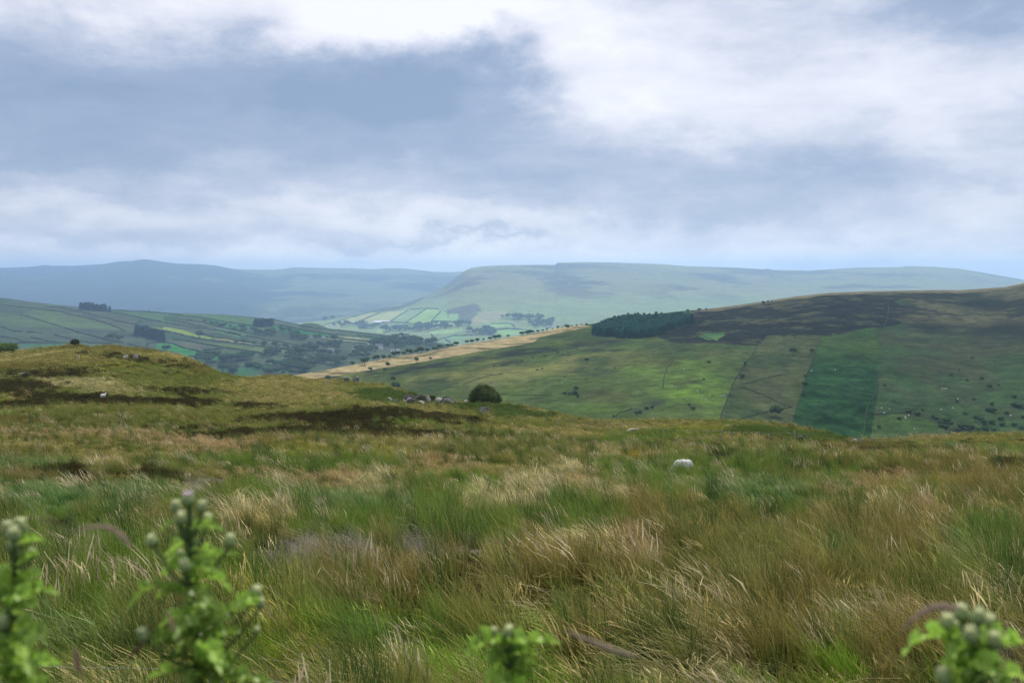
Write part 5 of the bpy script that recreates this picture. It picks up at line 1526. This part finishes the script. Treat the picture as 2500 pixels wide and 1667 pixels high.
def along(u0, u1, n, dv, jit):
    out = []
    for i in range(n):
        u = u0 + (u1 - u0) * (i + .25 * math.sin(i * 5.1)) / (n - 1)
        vc = np.interp(u, CREST[:, 0], CREST[:, 1])
        p = moor_at(u, vc + dv)
        out.append((p, 1 + jit * math.sin(i * 7.7 + 1), .05 * math.sin(i * 3.3)))
    return out


fence('wire_fence', 'wire fence with pale posts standing along the crest at the right', along(2125, 2312, 15, 3, .22), 1.15, .06, 3, wire_r=.006)
fp = [(moor_at(u, v), f, l) for u, v, f, l in ((1362, 1038, .7, 0), (1388, 1042, .8, .05), (1438, 1047, .8, 0), (1486, 1050, .8, .0), (1515, 1052, .7, 0), (1620, 1068, .8, .0), (1726, 1072, 1.0, 0), (1762, 1074, 1.1, 0), (1788, 1075, .8, .02), (1853, 1075, 1.0, .0), (1877, 1077, .8, 0), (1940, 1077, 1.25, 0), (1970, 1080, .8, .03))]
fence('wire_fence', 'old low wire fence crossing the moor below the crest', fp, 1.0, .07, 2, wire_r=.006)
# near fence below the bank: only one post and its wires reach into the picture
d0 = 8.6
fl = []
for u, v, d in ((-700, 1560, d0 + .5), (-200, 1590, d0 + .3), (528, 1612, d0), (1150, 1720, d0 - .1), (1800, 1800, d0 - .2)):
    top = P3(u, v, d); gz0 = float(ground_z(top[0], top[1]))
    fl.append((np.array([top[0], top[1], min(gz0, top[2] - 1.0)]), top[2]))
nf = empty('wire_fence', fl[2][0]); tag(nf, 'weathered wire fence below the bank behind the tallest thistle', 'fence')
for b, zt in fl:
    q = b - fl[2][0]; hh = zt - b[2]
    V, Fc = tube([q + (0, 0, -.4), q + (0, 0, hh * .5), q + (0, 0, hh - .015), q + (0, 0, hh)], [.062, .062, .06, .05], 10)
    link('post', pymesh('post', V, Fc, [M_wood]), nf)
for off in (.05, .20, .38, .58):
    pts = []
    for b, zt in fl:
        q = b - fl[2][0] + np.array([0, -.063, zt - b[2] - off])
        if pts: pts.append((pts[-1] + q) / 2 - np.array([0, 0, .02]))
        pts.append(q)
    link('wire', pymesh('wire', *tube(pts, [.0022] * len(pts), 5), [M_wire]), nf)


# ------------------------------------------------------------------ sheep
def sheep_mesh(graze=True):
    """one continuous body: volumes fused into a single skin"""
    iv, jf = icos(3)
    parts = []

    def ell(c, r, pitch=0.0):
        v = iv * np.array(r)
        cp, sp = math.cos(pitch), math.sin(pitch)
        v = np.stack([v[:, 0] * cp - v[:, 2] * sp, v[:, 1], v[:, 0] * sp + v[:, 2] * cp], -1) + np.array(c)
        parts.append((list(v), [tuple(f) for f in jf]))
    ell((0, 0, .66), (.46, .25, .255)); ell((-.28, 0, .67), (.25, .245, .25)); ell((.26, 0, .64), (.25, .225, .25)); ell((-.05, 0, .58), (.40, .235, .22))
    ell((-.53, 0, .60), (.05, .045, .12))
    if graze:
        parts.append(tube([(.38, 0, .62), (.52, 0, .50), (.62, 0, .34)], [.17, .125, .095], 12))
        ell((.68, 0, .24), (.16, .075, .085), -1.0); hx, hz = .60, .36
    else:
        parts.append(tube([(.34, 0, .72), (.44, 0, .86), (.50, 0, .97)], [.17, .125, .10], 12))
        ell((.60, 0, .98), (.16, .075, .085), -.25); hx, hz = .50, 1.03
    for sg in (-1, 1):
        parts.append(tube([(hx, sg * .05, hz), (hx - .02, sg * .12, hz + .015), (hx - .03, sg * .17, hz)], [.022, .03, .008], 8))
        parts.append(tube([(.27, sg * .13, .55), (.27, sg * .135, .34), (.26, sg * .135, .20), (.28, sg * .135, .0)], [.10, .06, .034, .036], 10))
        parts.append(tube([(-.28, sg * .13, .58), (-.25, sg * .14, .38), (-.36, sg * .14, .24), (-.33, sg * .14, .0)], [.13, .075, .036, .036], 10))
    V, Fc = merge(*parts)
    ob = link('sheep_skin', pymesh('sheep_skin', V, Fc))
    rm = ob.modifiers.new('remesh', 'REMESH'); rm.mode = 'VOXEL'; rm.voxel_size = .018
    sm = ob.modifiers.new('smooth', 'SMOOTH'); sm.iterations = 5; sm.factor = .5
    dg = bpy.context.evaluated_depsgraph_get(); dg.update()
    em = bpy.data.meshes.new_from_object(ob.evaluated_get(dg))
    co = np.zeros(len(em.vertices) * 3); em.vertices.foreach_get('co', co); co = co.reshape(-1, 3)
    fl = np.clip((co[:, 2] - .36) * 6, 0, 1) * (co[:, 0] < .48)
    nrm = co - np.array([0, 0, .64]); nrm[:, 0] *= .5; nrm /= np.linalg.norm(nrm, axis=1)[:, None] + 1e-6
    co += (fl * (.03 * fbm(co[:, 0] * 15 + co[:, 2] * 5, co[:, 1] * 15 + co[:, 2] * 11, 2, 7)))[:, None] * nrm
    em.vertices.foreach_set('co', co.ravel())
    em.materials.clear(); em.materials.append(M_wool); em.materials.append(M_face)
    cx = np.array([q.center[:] for q in em.polygons])
    face = (cx[:, 0] > .54) | (cx[:, 2] < .28)
    em.polygons.foreach_set('material_index', face.astype(np.int32))
    em.polygons.foreach_set('use_smooth', np.ones(len(em.polygons), bool))
    em.update()
    bpy.data.objects.remove(ob)
    em.name = 'sheep'
    return em


SHEEP_G, SHEEP_S = sheep_mesh(True), sheep_mesh(False)
p = moor_at(1668, 1160)
o = link('sheep', SHEEP_G, None, p); o.scale = (.96,) * 3; o.rotation_euler = (0, 0, R(168)); tag(o, 'white sheep grazing in tall grass on the near moor', 'sheep')
p = moor_at(252, 974)
o = link('sheep', SHEEP_S, None, p); o.scale = (.72,) * 3; o.rotation_euler = (0, 0, R(55)); tag(o, 'small cream sheep on the dark heather at the left', 'sheep')
for k, (x, y) in enumerate([(1105, 1122), (1165, 1132), (1125, 1160), (1285, 1190), (1312, 1178), (1290, 1200), (1355, 1282), (1560, 1135), (1650, 1122), (1568, 972), (1585, 972), (1600, 975), (2092, 1180), (1688, 1052), (568, 838), (750, 830)]):
    u, v = z4((x, y))[0]
    o = link('sheep', SHEEP_G, None, right_hill.find([u], [v])[0]); o.scale = (1.05,) * 3; o.rotation_euler = (0, 0, k * 1.3)
    tag(o, 'tiny white sheep dotting the far green slope at the right', 'sheep', 'sheep on the right slope')
for k, (x, y) in enumerate([(1575, 1020), (1480, 1155), (1690, 1195), (1700, 1230), (1820, 1262), (1790, 1238), (1885, 1238), (1910, 1236), (1730, 1232), (1760, 1268), (1605, 1268)]):
    u, v = z3((x, y))[0]
    o = link('sheep', SHEEP_G, None, right_hill.find([u], [v])[0]); o.scale = (1.0,) * 3; o.rotation_euler = (0, 0, k * 1.9)
    tag(o, 'tiny white sheep on the middle green slope left of the field wall', 'sheep', 'sheep on the middle slope')


# ------------------------------------------------------------------ farm buildings
def house(hill, u, v, L, W, H, roofh, yaw, label, wallm=M_render, roofm=M_slate, chim=1, wins=3, cat='house', name='cottage', floors=1):
    p = hill.find([u], [v])[0]
    L, W, H, roofh = [q * hill.size for q in (L, W, H, roofh)]
    t = empty(name, p); t.rotation_euler = (0, 0, R(yaw)); tag(t, label, cat)

    def box(nm, x0, x1, y0, y1, z0, z1, m, par=t):
        V = [(x, y, z) for x in (x0, x1) for y in (y0, y1) for z in (z0, z1)]
        Fc = [(0, 1, 3, 2), (4, 6, 7, 5), (0, 4, 5, 1), (2, 3, 7, 6), (0, 2, 6, 4), (1, 5, 7, 3)]
        return link(nm, pymesh(nm, V, Fc, [m]), par)
    a, b = L / 2, W / 2
    V = [(-a, -b, -2), (a, -b, -2), (a, b, -2), (-a, b, -2), (-a, -b, H), (a, -b, H), (a, b, H), (-a, b, H), (-a, 0, H + roofh), (a, 0, H + roofh)]
    Fc = [(0, 1, 5, 4), (2, 3, 7, 6), (1, 2, 6, 9, 5), (3, 0, 4, 8, 7), (0, 3, 2, 1)]
    link('wall', pymesh('wall', V, Fc, [wallm]), t)
    e = .35
    V = []
    for x in (-a - e, a + e):
        for y, z in ((-b - e, H - e * roofh / b), (0, H + roofh), (b + e, H - e * roofh / b)):
            V += [(x, y, z + .03), (x, y, z + .25)]
    Fc = [(0, 2, 8, 6), (1, 7, 9, 3), (2, 4, 10, 8), (3, 9, 11, 5), (0, 6, 7, 1), (4, 5, 11, 10), (0, 1, 3, 2), (2, 3, 5, 4), (6, 8, 9, 7), (8, 10, 11, 9)]
    rf = link('roof', pymesh('roof', V, Fc, [roofm]), t)
    for k in range(chim):
        x = (-a + .8) if k == 0 else (a - .8)
        box('chimney', x - .5, x + .5, -.4, .4, H + roofh - .5, H + roofh + 1.1, wallm, rf)
    for fl in range(floors):
        for k in range(wins):
            x = -a + L * (k + .5) / wins
            z0 = hill.size * (.9 + 2.7 * fl); box('window', x - .6 * hill.size, x + .6 * hill.size, -b - .06, -b + .1, z0, z0 + 1.3 * hill.size, M_glass)
    return t


house(left_hill, 926, 851, 13, 7, 5.2, 2.8, 14, 'white two-storey farmhouse with grey roof among the valley trees', chim=2, wins=4, floors=2, name='farmhouse')
house(left_hill, 914, 853, 8, 6, 3.2, 2.2, 100, 'low white gabled wing left of the farmhouse', chim=0, wins=2, cat='outbuilding', name='farm_wing')
house(left_hill, 808, 857, 9, 6, 3, 2.2, 30, 'white cottage half hidden by trees in mid valley, left of the farmhouse', wins=2)
house(left_hill, 866, 852, 8, 5.5, 2.8, 2.2, -20, 'small pale cottage between the clump and the farmhouse', wins=2)
house(left_hill, 764, 825, 9, 6, 3, 2.0, 10, 'pale cottage beside the stubble strips', wins=2)
house(left_hill, 789, 827, 7, 5, 3, 2.2, 75, 'pinkish cottage right of the stubble strip cottage', wins=2)
house(left_hill, 904, 842, 7, 5, 3, 2, 40, 'tiny white cottage above the farmhouse', wins=2)
house(left_hill, 882, 867, 6, 5, 3, 2, 10, 'tiny white shed in the trees below the farmhouse', chim=0, wins=1, cat='shed', name='shed')
house(left_hill, 967, 826, 10, 7, 6, 3, 20, 'grey house on the low ridge above the wood, left one', M_rock, chim=2, wins=3, floors=2)
house(left_hill, 990, 829, 12, 7, 6.5, 3, 10, 'grey house on the low ridge above the wood, right one', M_rock, chim=2, wins=4, floors=2)
house(left_hill, 1002, 838, 9, 6, 3, 2.2, 15, 'white cottage below the grey ridge houses', wins=3)
house(left_hill, 958, 858, 6, 5, 2.8, 2, 30, 'small white shed in the wood right of the farmhouse', chim=0, wins=1, cat='shed', name='shed')
house(left_hill, 972, 857, 5, 5, 2.8, 2, 60, 'smaller white shed further right in the wood', chim=0, wins=1, cat='shed', name='shed')
house(spur, 934, 788, 46, 14, 4.5, 3.0, 4, 'long white-roofed farm shed on the bright plateau fields', M_wall, M_sheet, 0, 6, 'shed', 'farm_shed')
house(spur, 921, 790, 26, 12, 4.2, 2.8, 4, 'second white-roofed shed at the front of the long shed', M_wall, M_sheet, 0, 4, 'shed', 'farm_shed')
house(spur, 938, 797, 12, 8, 4, 2.5, 20, 'pale farm cottage in front of the long shed', wins=3)
house(spur, 818, 798, 12, 7, 4, 2.6, 10, 'white cottage at the left tip of the bright fields', wins=3)
house(spur, 806, 799, 9, 6, 3.6, 2.4, -10, 'smaller white cottage left of the tip cottage', wins=2)
house(spur, 862, 790, 16, 9, 3.6, 2.6, 5, 'low pale barn between cottages and long shed', M_wall, M_sheet, 0, 3, 'barn', 'barn')
house(spur, 895, 789, 10, 7, 3.6, 2.4, 0, 'small pale house left of the long shed', wins=3)
house(spur, 1343, 798, 14, 9, 5, 3, 10, 'white house seen over the straw field skyline', wins=3)
house(spur, 963, 799, 14, 8, 3, 2, 25, 'low white shed on the lane below the long shed', M_render, M_sheet, 0, 2, 'shed', 'shed')


# ------------------------------------------------------------------ thistles and grass stems on the bank in front of the lens
def bez(pts, n):
    pts = np.asarray(pts, float)
    t = np.linspace(0, 1, n)
    s = np.linspace(0, 1, len(pts))
    out = np.zeros((n, 3))
    for k in range(3): out[:, k] = pchip(s, pts[:, k] + 1e-9 * np.arange(len(pts)), t)
    return out


def thistle_leaf(rs, a, b, droop, wid, c0):
    """lobed spiny leaf from a to b"""
    a, b = np.asarray(a, float), np.asarray(b, float)
    L = np.linalg.norm(b - a)
    ax = (b - a) / L
    sd = np.cross(ax, [0, 0, 1.]); sd /= np.linalg.norm(sd) + 1e-9
    sd = sd + rs.normal(0, .6, 3) * np.array([.3, .3, 1]); sd -= ax * (sd @ ax); sd /= np.linalg.norm(sd)
    up = np.cross(sd, ax)
    n = 26
    V, C, Fc = [], [], []
    for i in range(n + 1):
        t = i / n
        env = wid * (math.sin(math.pi * min(1, t * .93 + .07)) ** .65) * (1 - .35 * t)
        ph = (t * 6.0) % 1
        lob = .16 + .84 * (1 - abs(2 * ph - 1)) ** 1.1
        mid = a + ax * L * t + up * L * droop * 4 * t * (1 - t) * .35 - np.array([0, 0, 1]) * L * .12 * t * t
        wav = .35 * env * math.sin(t * 21 + rs.uniform(-.4, .4))
        fw = ax * env * .25 * lob
        l = mid + sd * env * lob + up * (.30 * env + wav) + fw; r = mid - sd * env * lob + up * (.30 * env - wav) + fw
        ml = mid + sd * env * lob * .5 + up * wav * .2; mr = mid - sd * env * lob * .5 - up * wav * .2
        V += [l, ml, mid, mr, r]
        q = rs.uniform(.85, 1.2)
        C += [np.array(c0) * q * 1.25, np.array(c0) * q, np.array(c0) * 1.5 * np.array([1.1, 1, 1.3]), np.array(c0) * q, np.array(c0) * q * 1.25]
        if i:
            for k in range(4):
                b0 = (i - 1) * 5 + k
                Fc.append((b0, b0 + 1, b0 + 6, b0 + 5))
    return V, Fc, np.array(C)


def thistle_head(par, rs, p, r, axis, pink):
    """egg-shaped head of spiny bracts (part) with its floret tuft (sub-part)"""
    axis = np.asarray(axis, float); axis /= np.linalg.norm(axis)
    s = np.cross(axis, [.3, 1, .2]); s /= np.linalg.norm(s); q = np.cross(axis, s)
    V, Fc, C = [], [], []
    m, n = 12, 9
    for i in range(n):
        f = i / (n - 1)
        rr = r * (math.sin(math.pi * (.06 + .80 * f)) ** .7)
        for k in range(m):
            an = 2 * math.pi * (k + .5 * (i % 2)) / m
            V.append(p + axis * r * 2.0 * f + (s * math.cos(an) + q * math.sin(an)) * rr)
            C.append((np.array([.10, .16, .06]) * (1 - f ** 1.3) + np.array([.40, .50, .20]) * f ** 1.3) * rs.uniform(.85, 1.15))
    for i in range(n - 1):
        for k in range(m):
            Fc.append((i * m + k, i * m + (k + 1) % m, (i + 1) * m + (k + 1) % m, (i + 1) * m + k))
    Fc.append(tuple(range((n - 1) * m, n * m)))
    for k in range(90):       # bract spines
        f = rs.uniform(.15, .95); an = rs.uniform(0, 6.28)
        rr = r * (math.sin(math.pi * (.06 + .80 * f)) ** .7)
        dr = s * math.cos(an) + q * math.sin(an); tg = -s * math.sin(an) + q * math.cos(an)
        b0 = p + axis * r * 2 * f + dr * rr * .95
        b = len(V)
        V += [b0 - tg * r * .10, b0 + tg * r * .10, b0 + dr * r * .38 + axis * r * .42]
        C += [np.array([.20, .27, .12]) * (.5 + f)] * 2 + [np.array([.60, .62, .34])]
        Fc.append((b, b + 1, b + 2))
    hd = link('flower_head', pymesh('flower_head', V, Fc, [M_thistle], np.array(C), smooth=False), par)
    V, Fc, C = [], [], []
    tc = np.array((.74, .62, .64) if pink else (.74, .77, .48))
    for k in range(80):
        an = rs.uniform(0, 6.28); ra = r * .62 * math.sqrt(rs.random())
        dr = s * math.cos(an) + q * math.sin(an)
        b0 = p + axis * r * 1.75 + dr * ra * .8; b1 = p + axis * r * rs.uniform(2.35, 2.75) + dr * ra * 1.45
        tg = np.cross(axis, dr) * r * .085
        b = len(V)
        V += [b0 - tg, b0 + tg, b1 + tg * 1.2, b1 - tg * 1.2]; c = tc * rs.uniform(.8, 1.2); C += [c] * 4
        Fc.append((b, b + 1, b + 2, b + 3))
    link('florets', pymesh('florets', V, Fc, [M_thistle], np.array(C)), hd)


def thistle(label, d, stem, heads, leaves, seed, hr=.0083):
    """stem: frame points from the top down; heads/leaves given where the picture shows them, with their own depth offsets"""
    rs = np.random.default_rng(seed)
    st = [P3(u, v, d + o) for u, v, o in stem]
    g = st[-1].copy(); g[2] = float(ground_z(g[0], g[1])) - .05
    base = g.copy()
    t = empty('thistle', base); tag(t, label, 'thistle', None)
    pts = [q - base for q in st] + [np.zeros(3)]
    path = bez(pts, 30)
    V, Fc = tube(path, list(np.linspace(.0035, .0085, 30)), 8)
    V, Fc = list(V), list(Fc)
    C = [np.array([.10, .16, .055]) * rs.uniform(.85, 1.15) for _ in V]
    for k in range(150):      # spiny wings of the stem
        i = rs.integers(1, 28); an = rs.uniform(0, 6.28)
        p = path[i] + (path[i + 1] - path[i]) * rs.random()
        dr = np.array([math.cos(an), math.sin(an), 0])
        b = len(V)
        V += [p + (0, 0, -.012), p + (0, 0, .012), p + dr * rs.uniform(.008, .02) + (0, 0, .012)]; C += [np.array([.14, .20, .07])] * 3
        Fc.append((b, b + 1, b + 2))
    link('stem', pymesh('stem', V, Fc, [M_thistle], np.array(C)), t)

    def stem_near(z):
        i = int(np.argmin(np.abs(path[:, 2] - z))); return path[i]
    for u, v, o, r, pink in heads:
        p = P3(u, v, d + o) - base
        top = p - np.array([0, 0, hr * r * 1.4])
        foot = stem_near(top[2] - .035 - .55 * np.hypot(top[0] - path[0][0], 0))
        mid = (foot + top) / 2 + np.array([0, 0, -.012])
        bp = bez([foot, mid, top], 8)
        V, Fc = tube(bp, list(np.linspace(.0032, .0022, 8)), 6)
        link('branch', pymesh('branch', V, Fc, [M_thistle], np.ones((len(V), 3)) * np.array([.11, .16, .06])), t)
        ax = np.array([0, 0, 1.]) + .5 * (top - mid) / (np.linalg.norm(top - mid) + 1e-6) + rs.normal(0, .12, 3)
        thistle_head(t, rs, top, hr * r, ax, pink)
    for u0, v0, u1, v1, o, droop, wid, br in leaves:
        a = P3(u0, v0, d) - base; b = P3(u1, v1, d + o) - base
        V, Fc, C = thistle_leaf(rs, a, b, droop, wid * 1.6, np.array([.20, .315, .046]) * br * rs.uniform(.7, 1.3))
        link('leaf', pymesh('leaf', V, Fc, [M_thistle], C), t)
    return t


def extra_leaves(stem, n, seed, L=(60, 120), vmin=1300):
    rs = np.random.default_rng(seed); out = []
    us = [s[0] for s in stem]; vs = [s[1] for s in stem]
    for k in range(n):
        v0 = rs.uniform(vmin, 1760); u0 = float(np.interp(v0, vs, us))
        sg = 1 if k % 2 else -1
        l = rs.uniform(*L)
        out.append((u0, v0, u0 + sg * l * rs.uniform(.5, 1), v0 - l * rs.uniform(-.35, .55), rs.uniform(-.16, .16), rs.uniform(.1, .5), rs.uniform(.012, .020), rs.uniform(.6, 1.25)))
    return out


s1 = [(463, 1232, 0), (462, 1330, .01), (468, 1450, .02), (480, 1560, .03), (490, 1700, .04)]
thistle('tall thistle with a cluster of pinkish heads at the lower left', 1.7, s1,
        [(461, 1218, 0, 1.25, 1), (431, 1236, .02, 1.1, 0), (491, 1236, -.02, 1.05, 0), (442, 1262, -.03, 1.1, 0), (503, 1268, .02, 1.1, 0), (380, 1318, .03, 1.15, 0), (558, 1318, -.03, 1.15, 0), (455, 1378, -.05, 1.1, 0), (443, 1352, .05, .8, 0), (618, 1446, .05, 1.3, 0), (634, 1472, .03, .9, 0), (360, 1545, -.04, 1.2, 0), (624, 1538, .02, .7, 0)],
        [(463, 1275, 390, 1288, .03, .3, .010, 1.2), (463, 1290, 548, 1282, -.03, .3, .011, 1.3), (463, 1320, 400, 1345, .05, .3, .012, 1.1), (464, 1345, 536, 1350, .04, .3, .013, 1.3), (464, 1370, 590, 1338, -.02, .1, .010, 1.4), (466, 1400, 530, 1385, -.05, .3, .015, 1.2), (466, 1400, 410, 1370, -.04, .3, .014, 1.0),
         (470, 1470, 400, 1440, .02, .4, .016, .9), (420, 1450, 308, 1478, .02, .8, .016, 1.1), (470, 1480, 560, 1480, .05, .2, .016, .9), (560, 1490, 640, 1450, .05, .4, .016, 1.2), (478, 1540, 560, 1500, .0, .3, .018, 1.0), (478, 1560, 400, 1545, -.05, .3, .018, .85), (480, 1580, 600, 1530, .04, .3, .02, 1.2), (484, 1620, 390, 1600, -.02, .3, .02, .85),
         (484, 1620, 580, 1590, .05, .3, .02, 1.2), (486, 1660, 620, 1640, .02, .3, .02, 1.0), (486, 1660, 360, 1640, .04, .3, .02, .95), (486, 1690, 680, 1655, .0, .4, .02, .9), (420, 1555, 365, 1570, -.04, .4, .014, 1.0)] + extra_leaves(s1, 26, 5, vmin=1400), 21)
s2 = [(36, 1300, 0), (38, 1400, .01), (30, 1520, .02), (36, 1640, .03), (40, 1700, .03)]
thistle('thistle cut by the left edge of the picture', 1.6, s2,
        [(22, 1292, 0, 1.3, 0), (48, 1284, .02, 1.3, 0), (36, 1300, -.03, 1.2, 0), (60, 1296, .03, 1.0, 0), (30, 1330, -.02, 1.0, 0), (12, 1400, .03, 1.1, 0), (75, 1350, .03, .8, 0), (10, 1520, 0, 1.2, 0)],
        [(40, 1330, 106, 1312, 0, .3, .013, 1.4), (38, 1380, 95, 1340, .04, .3, .012, 1.2), (36, 1420, -30, 1400, .02, .3, .016, .9), (34, 1440, 100, 1420, .03, .3, .015, .9), (32, 1470, 148, 1440, .02, .5, .017, 1.2), (32, 1480, -40, 1470, .02, .3, .018, .8), (30, 1540, 110, 1560, -.03, .4, .018, .8), (30, 1560, -20, 1590, .02, .3, .018, .9),
         (34, 1620, 130, 1600, .05, .3, .02, .9), (36, 1660, 150, 1600, -.04, .2, .018, 1.6), (36, 1670, -20, 1640, 0, .3, .02, 1.0), (36, 1680, 110, 1660, .05, .4, .02, 1.0), (32, 1500, 80, 1470, -.05, .3, .016, .9), (34, 1600, 90, 1530, -.05, .3, .017, .8)] + extra_leaves(s2, 20, 6, vmin=1380), 22)
s3 = [(1242, 1555, 0), (1243, 1610, .01), (1246, 1680, .02), (1248, 1760, .03)]
thistle('short thistle with a pale head at the middle of the bottom edge', 1.75, s3,
        [(1243, 1543, 0, 1.25, 0), (1208, 1545, .03, 1.0, 0), (1268, 1548, .04, .9, 0)],
        [(1243, 1575, 1135, 1592, -.03, .5, .026, 1.4), (1243, 1572, 1372, 1555, .02, .1, .024, 1.4), (1243, 1570, 1290, 1552, -.04, .3, .015, 1.5), (1243, 1575, 1195, 1560, .03, .3, .014, 1.2), (1244, 1600, 1310, 1590, .03, .3, .016, 1.2), (1246, 1650, 1185, 1660, -.03, .4, .02, 1.3), (1246, 1655, 1310, 1640, .02, .4, .018, 1.1), (1244, 1620, 1180, 1600, .04, .3, .016, 1.0), (1246, 1680, 1300, 1690, -.05, .4, .02, 1.3)] + extra_leaves(s3, 8, 7, (50, 90), 1600), 23)
s4 = [(2368, 1530, 0), (2372, 1590, .01), (2380, 1660, .02), (2385, 1740, .03)]
thistle('thistle with a crowded cluster of pale heads at the lower right', 1.45, s4,
        [(2316, 1518, 0, 1.25, 0), (2350, 1496, .02, 1.3, 0), (2386, 1502, -.02, 1.2, 0), (2412, 1518, .03, 1.2, 0), (2370, 1546, -.06, 1.2, 0), (2424, 1562, -.02, 1.25, 0), (2309, 1650, -.03, 1.2, 0), (2338, 1530, .05, 1.0, 0)],
        [(2368, 1570, 2200, 1582, -.02, .5, .020, 1.5), (2370, 1575, 2270, 1545, .04, .4, .018, 1.4), (2370, 1560, 2500, 1545, .02, .1, .020, 1.5), (2372, 1590, 2460, 1570, -.03, .3, .018, 1.2), (2376, 1640, 2440, 1600, -.05, .2, .024, 1.6), (2378, 1660, 2460, 1680, .03, .4, .022, 1.2), (2376, 1620, 2300, 1610, -.02, .4, .018, 1.1),
         (2380, 1680, 2280, 1700, .02, .4, .022, 1.0), (2372, 1600, 2330, 1590, -.06, .3, .016, .9), (2380, 1670, 2520, 1640, .05, .3, .02, 1.3)] + extra_leaves(s4, 8, 8, (60, 110), 1600), 24)


def seed_stem(label, pts, d, c, wid, name='grass_stem'):
    """single flowering grass stem; pts from the tip back to where it leaves the frame"""
    rs = np.random.default_rng(int(pts[0][0]))
    P = [P3(u, v, d + o) for u, v, o in pts]
    g = P[-1].copy(); g[2] = float(ground_z(g[0], g[1])) - .03
    t = empty(name, g); tag(t, label, 'grass')
    Q = [p - g for p in P] + [np.zeros(3)]
    path = bez(Q, 40)
    link('stem', pymesh('stem', *tube(path, [.0009] * 40, 5), [M_leaf], np.ones((200, 3)) * np.array([.16, .16, .07])), t)
    V, Fc, C = [], [], []
    nh = 16
    for k in range(420):
        f = rs.random() ** .9 * nh
        i = int(min(f, nh - 1)); p = path[i] + (path[i + 1] - path[i]) * (f - i)
        dr = rs.normal(size=3); dr /= np.linalg.norm(dr)
        tt = path[max(i - 1, 0)] - path[i + 1]; tt /= np.linalg.norm(tt) + 1e-9
        ww = wid * (math.sin(math.pi * (.08 + .88 * f / nh)) ** .6)
        a = p + dr * ww * .3 * rs.random(); b_ = p + dr * ww * rs.uniform(.4, 1) + tt * ww * rs.uniform(.6, 1.6)
        sd = np.cross(dr, tt); sd = sd / (np.linalg.norm(sd) + 1e-9) * wid * .16
        b = len(V)
        V += [a - sd, a + sd, b_]; C += [np.array(c) * rs.uniform(.7, 1.35)] * 3; Fc.append((b, b + 1, b + 2))
    link('seed_head', pymesh('seed_head', V, Fc, [M_leaf], np.array(C)), t)


seed_stem('blurred arching brown grass head beside the left thistles', [(318, 1332, 0), (290, 1300, 0), (245, 1284, 0), (195, 1292, 0), (150, 1330, 0), (118, 1400, 0), (100, 1500, .02), (95, 1700, .02)], 1.35, (.46, .35, .27), .0075)
seed_stem('blurred arching brown grass head left of the lower right thistle', [(2335, 1482, 0), (2290, 1480, 0), (2240, 1502, 0), (2195, 1545, 0), (2160, 1590, 0), (2135, 1650, .02), (2125, 1740, .02)], 1.30, (.42, .32, .25), .0085)
seed_stem('blurred drooping brown grass head near the middle of the bottom edge', [(1545, 1600, 0), (1490, 1582, 0), (1430, 1560, 0), (1375, 1538, 0), (1340, 1560, 0), (1325, 1640, .02), (1320, 1760, .02)], 1.40, (.42, .33, .25), .0085)
seed_stem('reddish upright grass head between the two left thistles', [(183, 1588, 0), (190, 1620, 0), (198, 1650, 0), (206, 1690, 0), (212, 1800, .02)], 1.5, (.34, .22, .18), .0075)
seed_stem('brown tilted grass head left of the tall thistle', [(350, 1568, 0), (335, 1585, 0), (318, 1605, 0), (306, 1630, 0), (298, 1680, .0), (295, 1800, .02)], 1.6, (.24, .16, .11), .0065)
seed_stem('pinkish dry stalk head in front of the tall thistle', [(412, 1496, 0), (418, 1518, 0), (426, 1540, 0), (436, 1560, 0), (448, 1640, 0), (455, 1800, .02)], 1.55, (.50, .36, .27), .0055)

# ------------------------------------------------------------------ air
HX, HY0, HY1, HZ0, HZ1 = 15800, -2000, 18500, -476, 192
m, N, L = newmat('haze_air')
out = N.new('ShaderNodeOutputMaterial')
pv = N.new('ShaderNodeVolumePrincipled')
pv.inputs['Color'].default_value = (.45, .68, 1.0, 1)
pv.inputs['Density'].default_value = .9e-4
pv.inputs['Anisotropy'].default_value = .5
L.new(pv.outputs[0], out.inputs['Volume'])
m.cycles.volume_sampling = 'DISTANCE'
m.cycles.homogeneous_volume = True
V = [(x, y, z) for x in (-HX, HX) for y in (HY0, HY1) for z in (HZ0, HZ1)]
Fc = [(0, 1, 3, 2), (4, 6, 7, 5), (0, 4, 5, 1), (2, 3, 7, 6), (0, 2, 6, 4), (1, 5, 7, 3)]
o = link('haze', pymesh('haze', V, Fc, [m]))
tag(o, 'blue summer haze filling the valley between the hills', None, None, 'stuff')
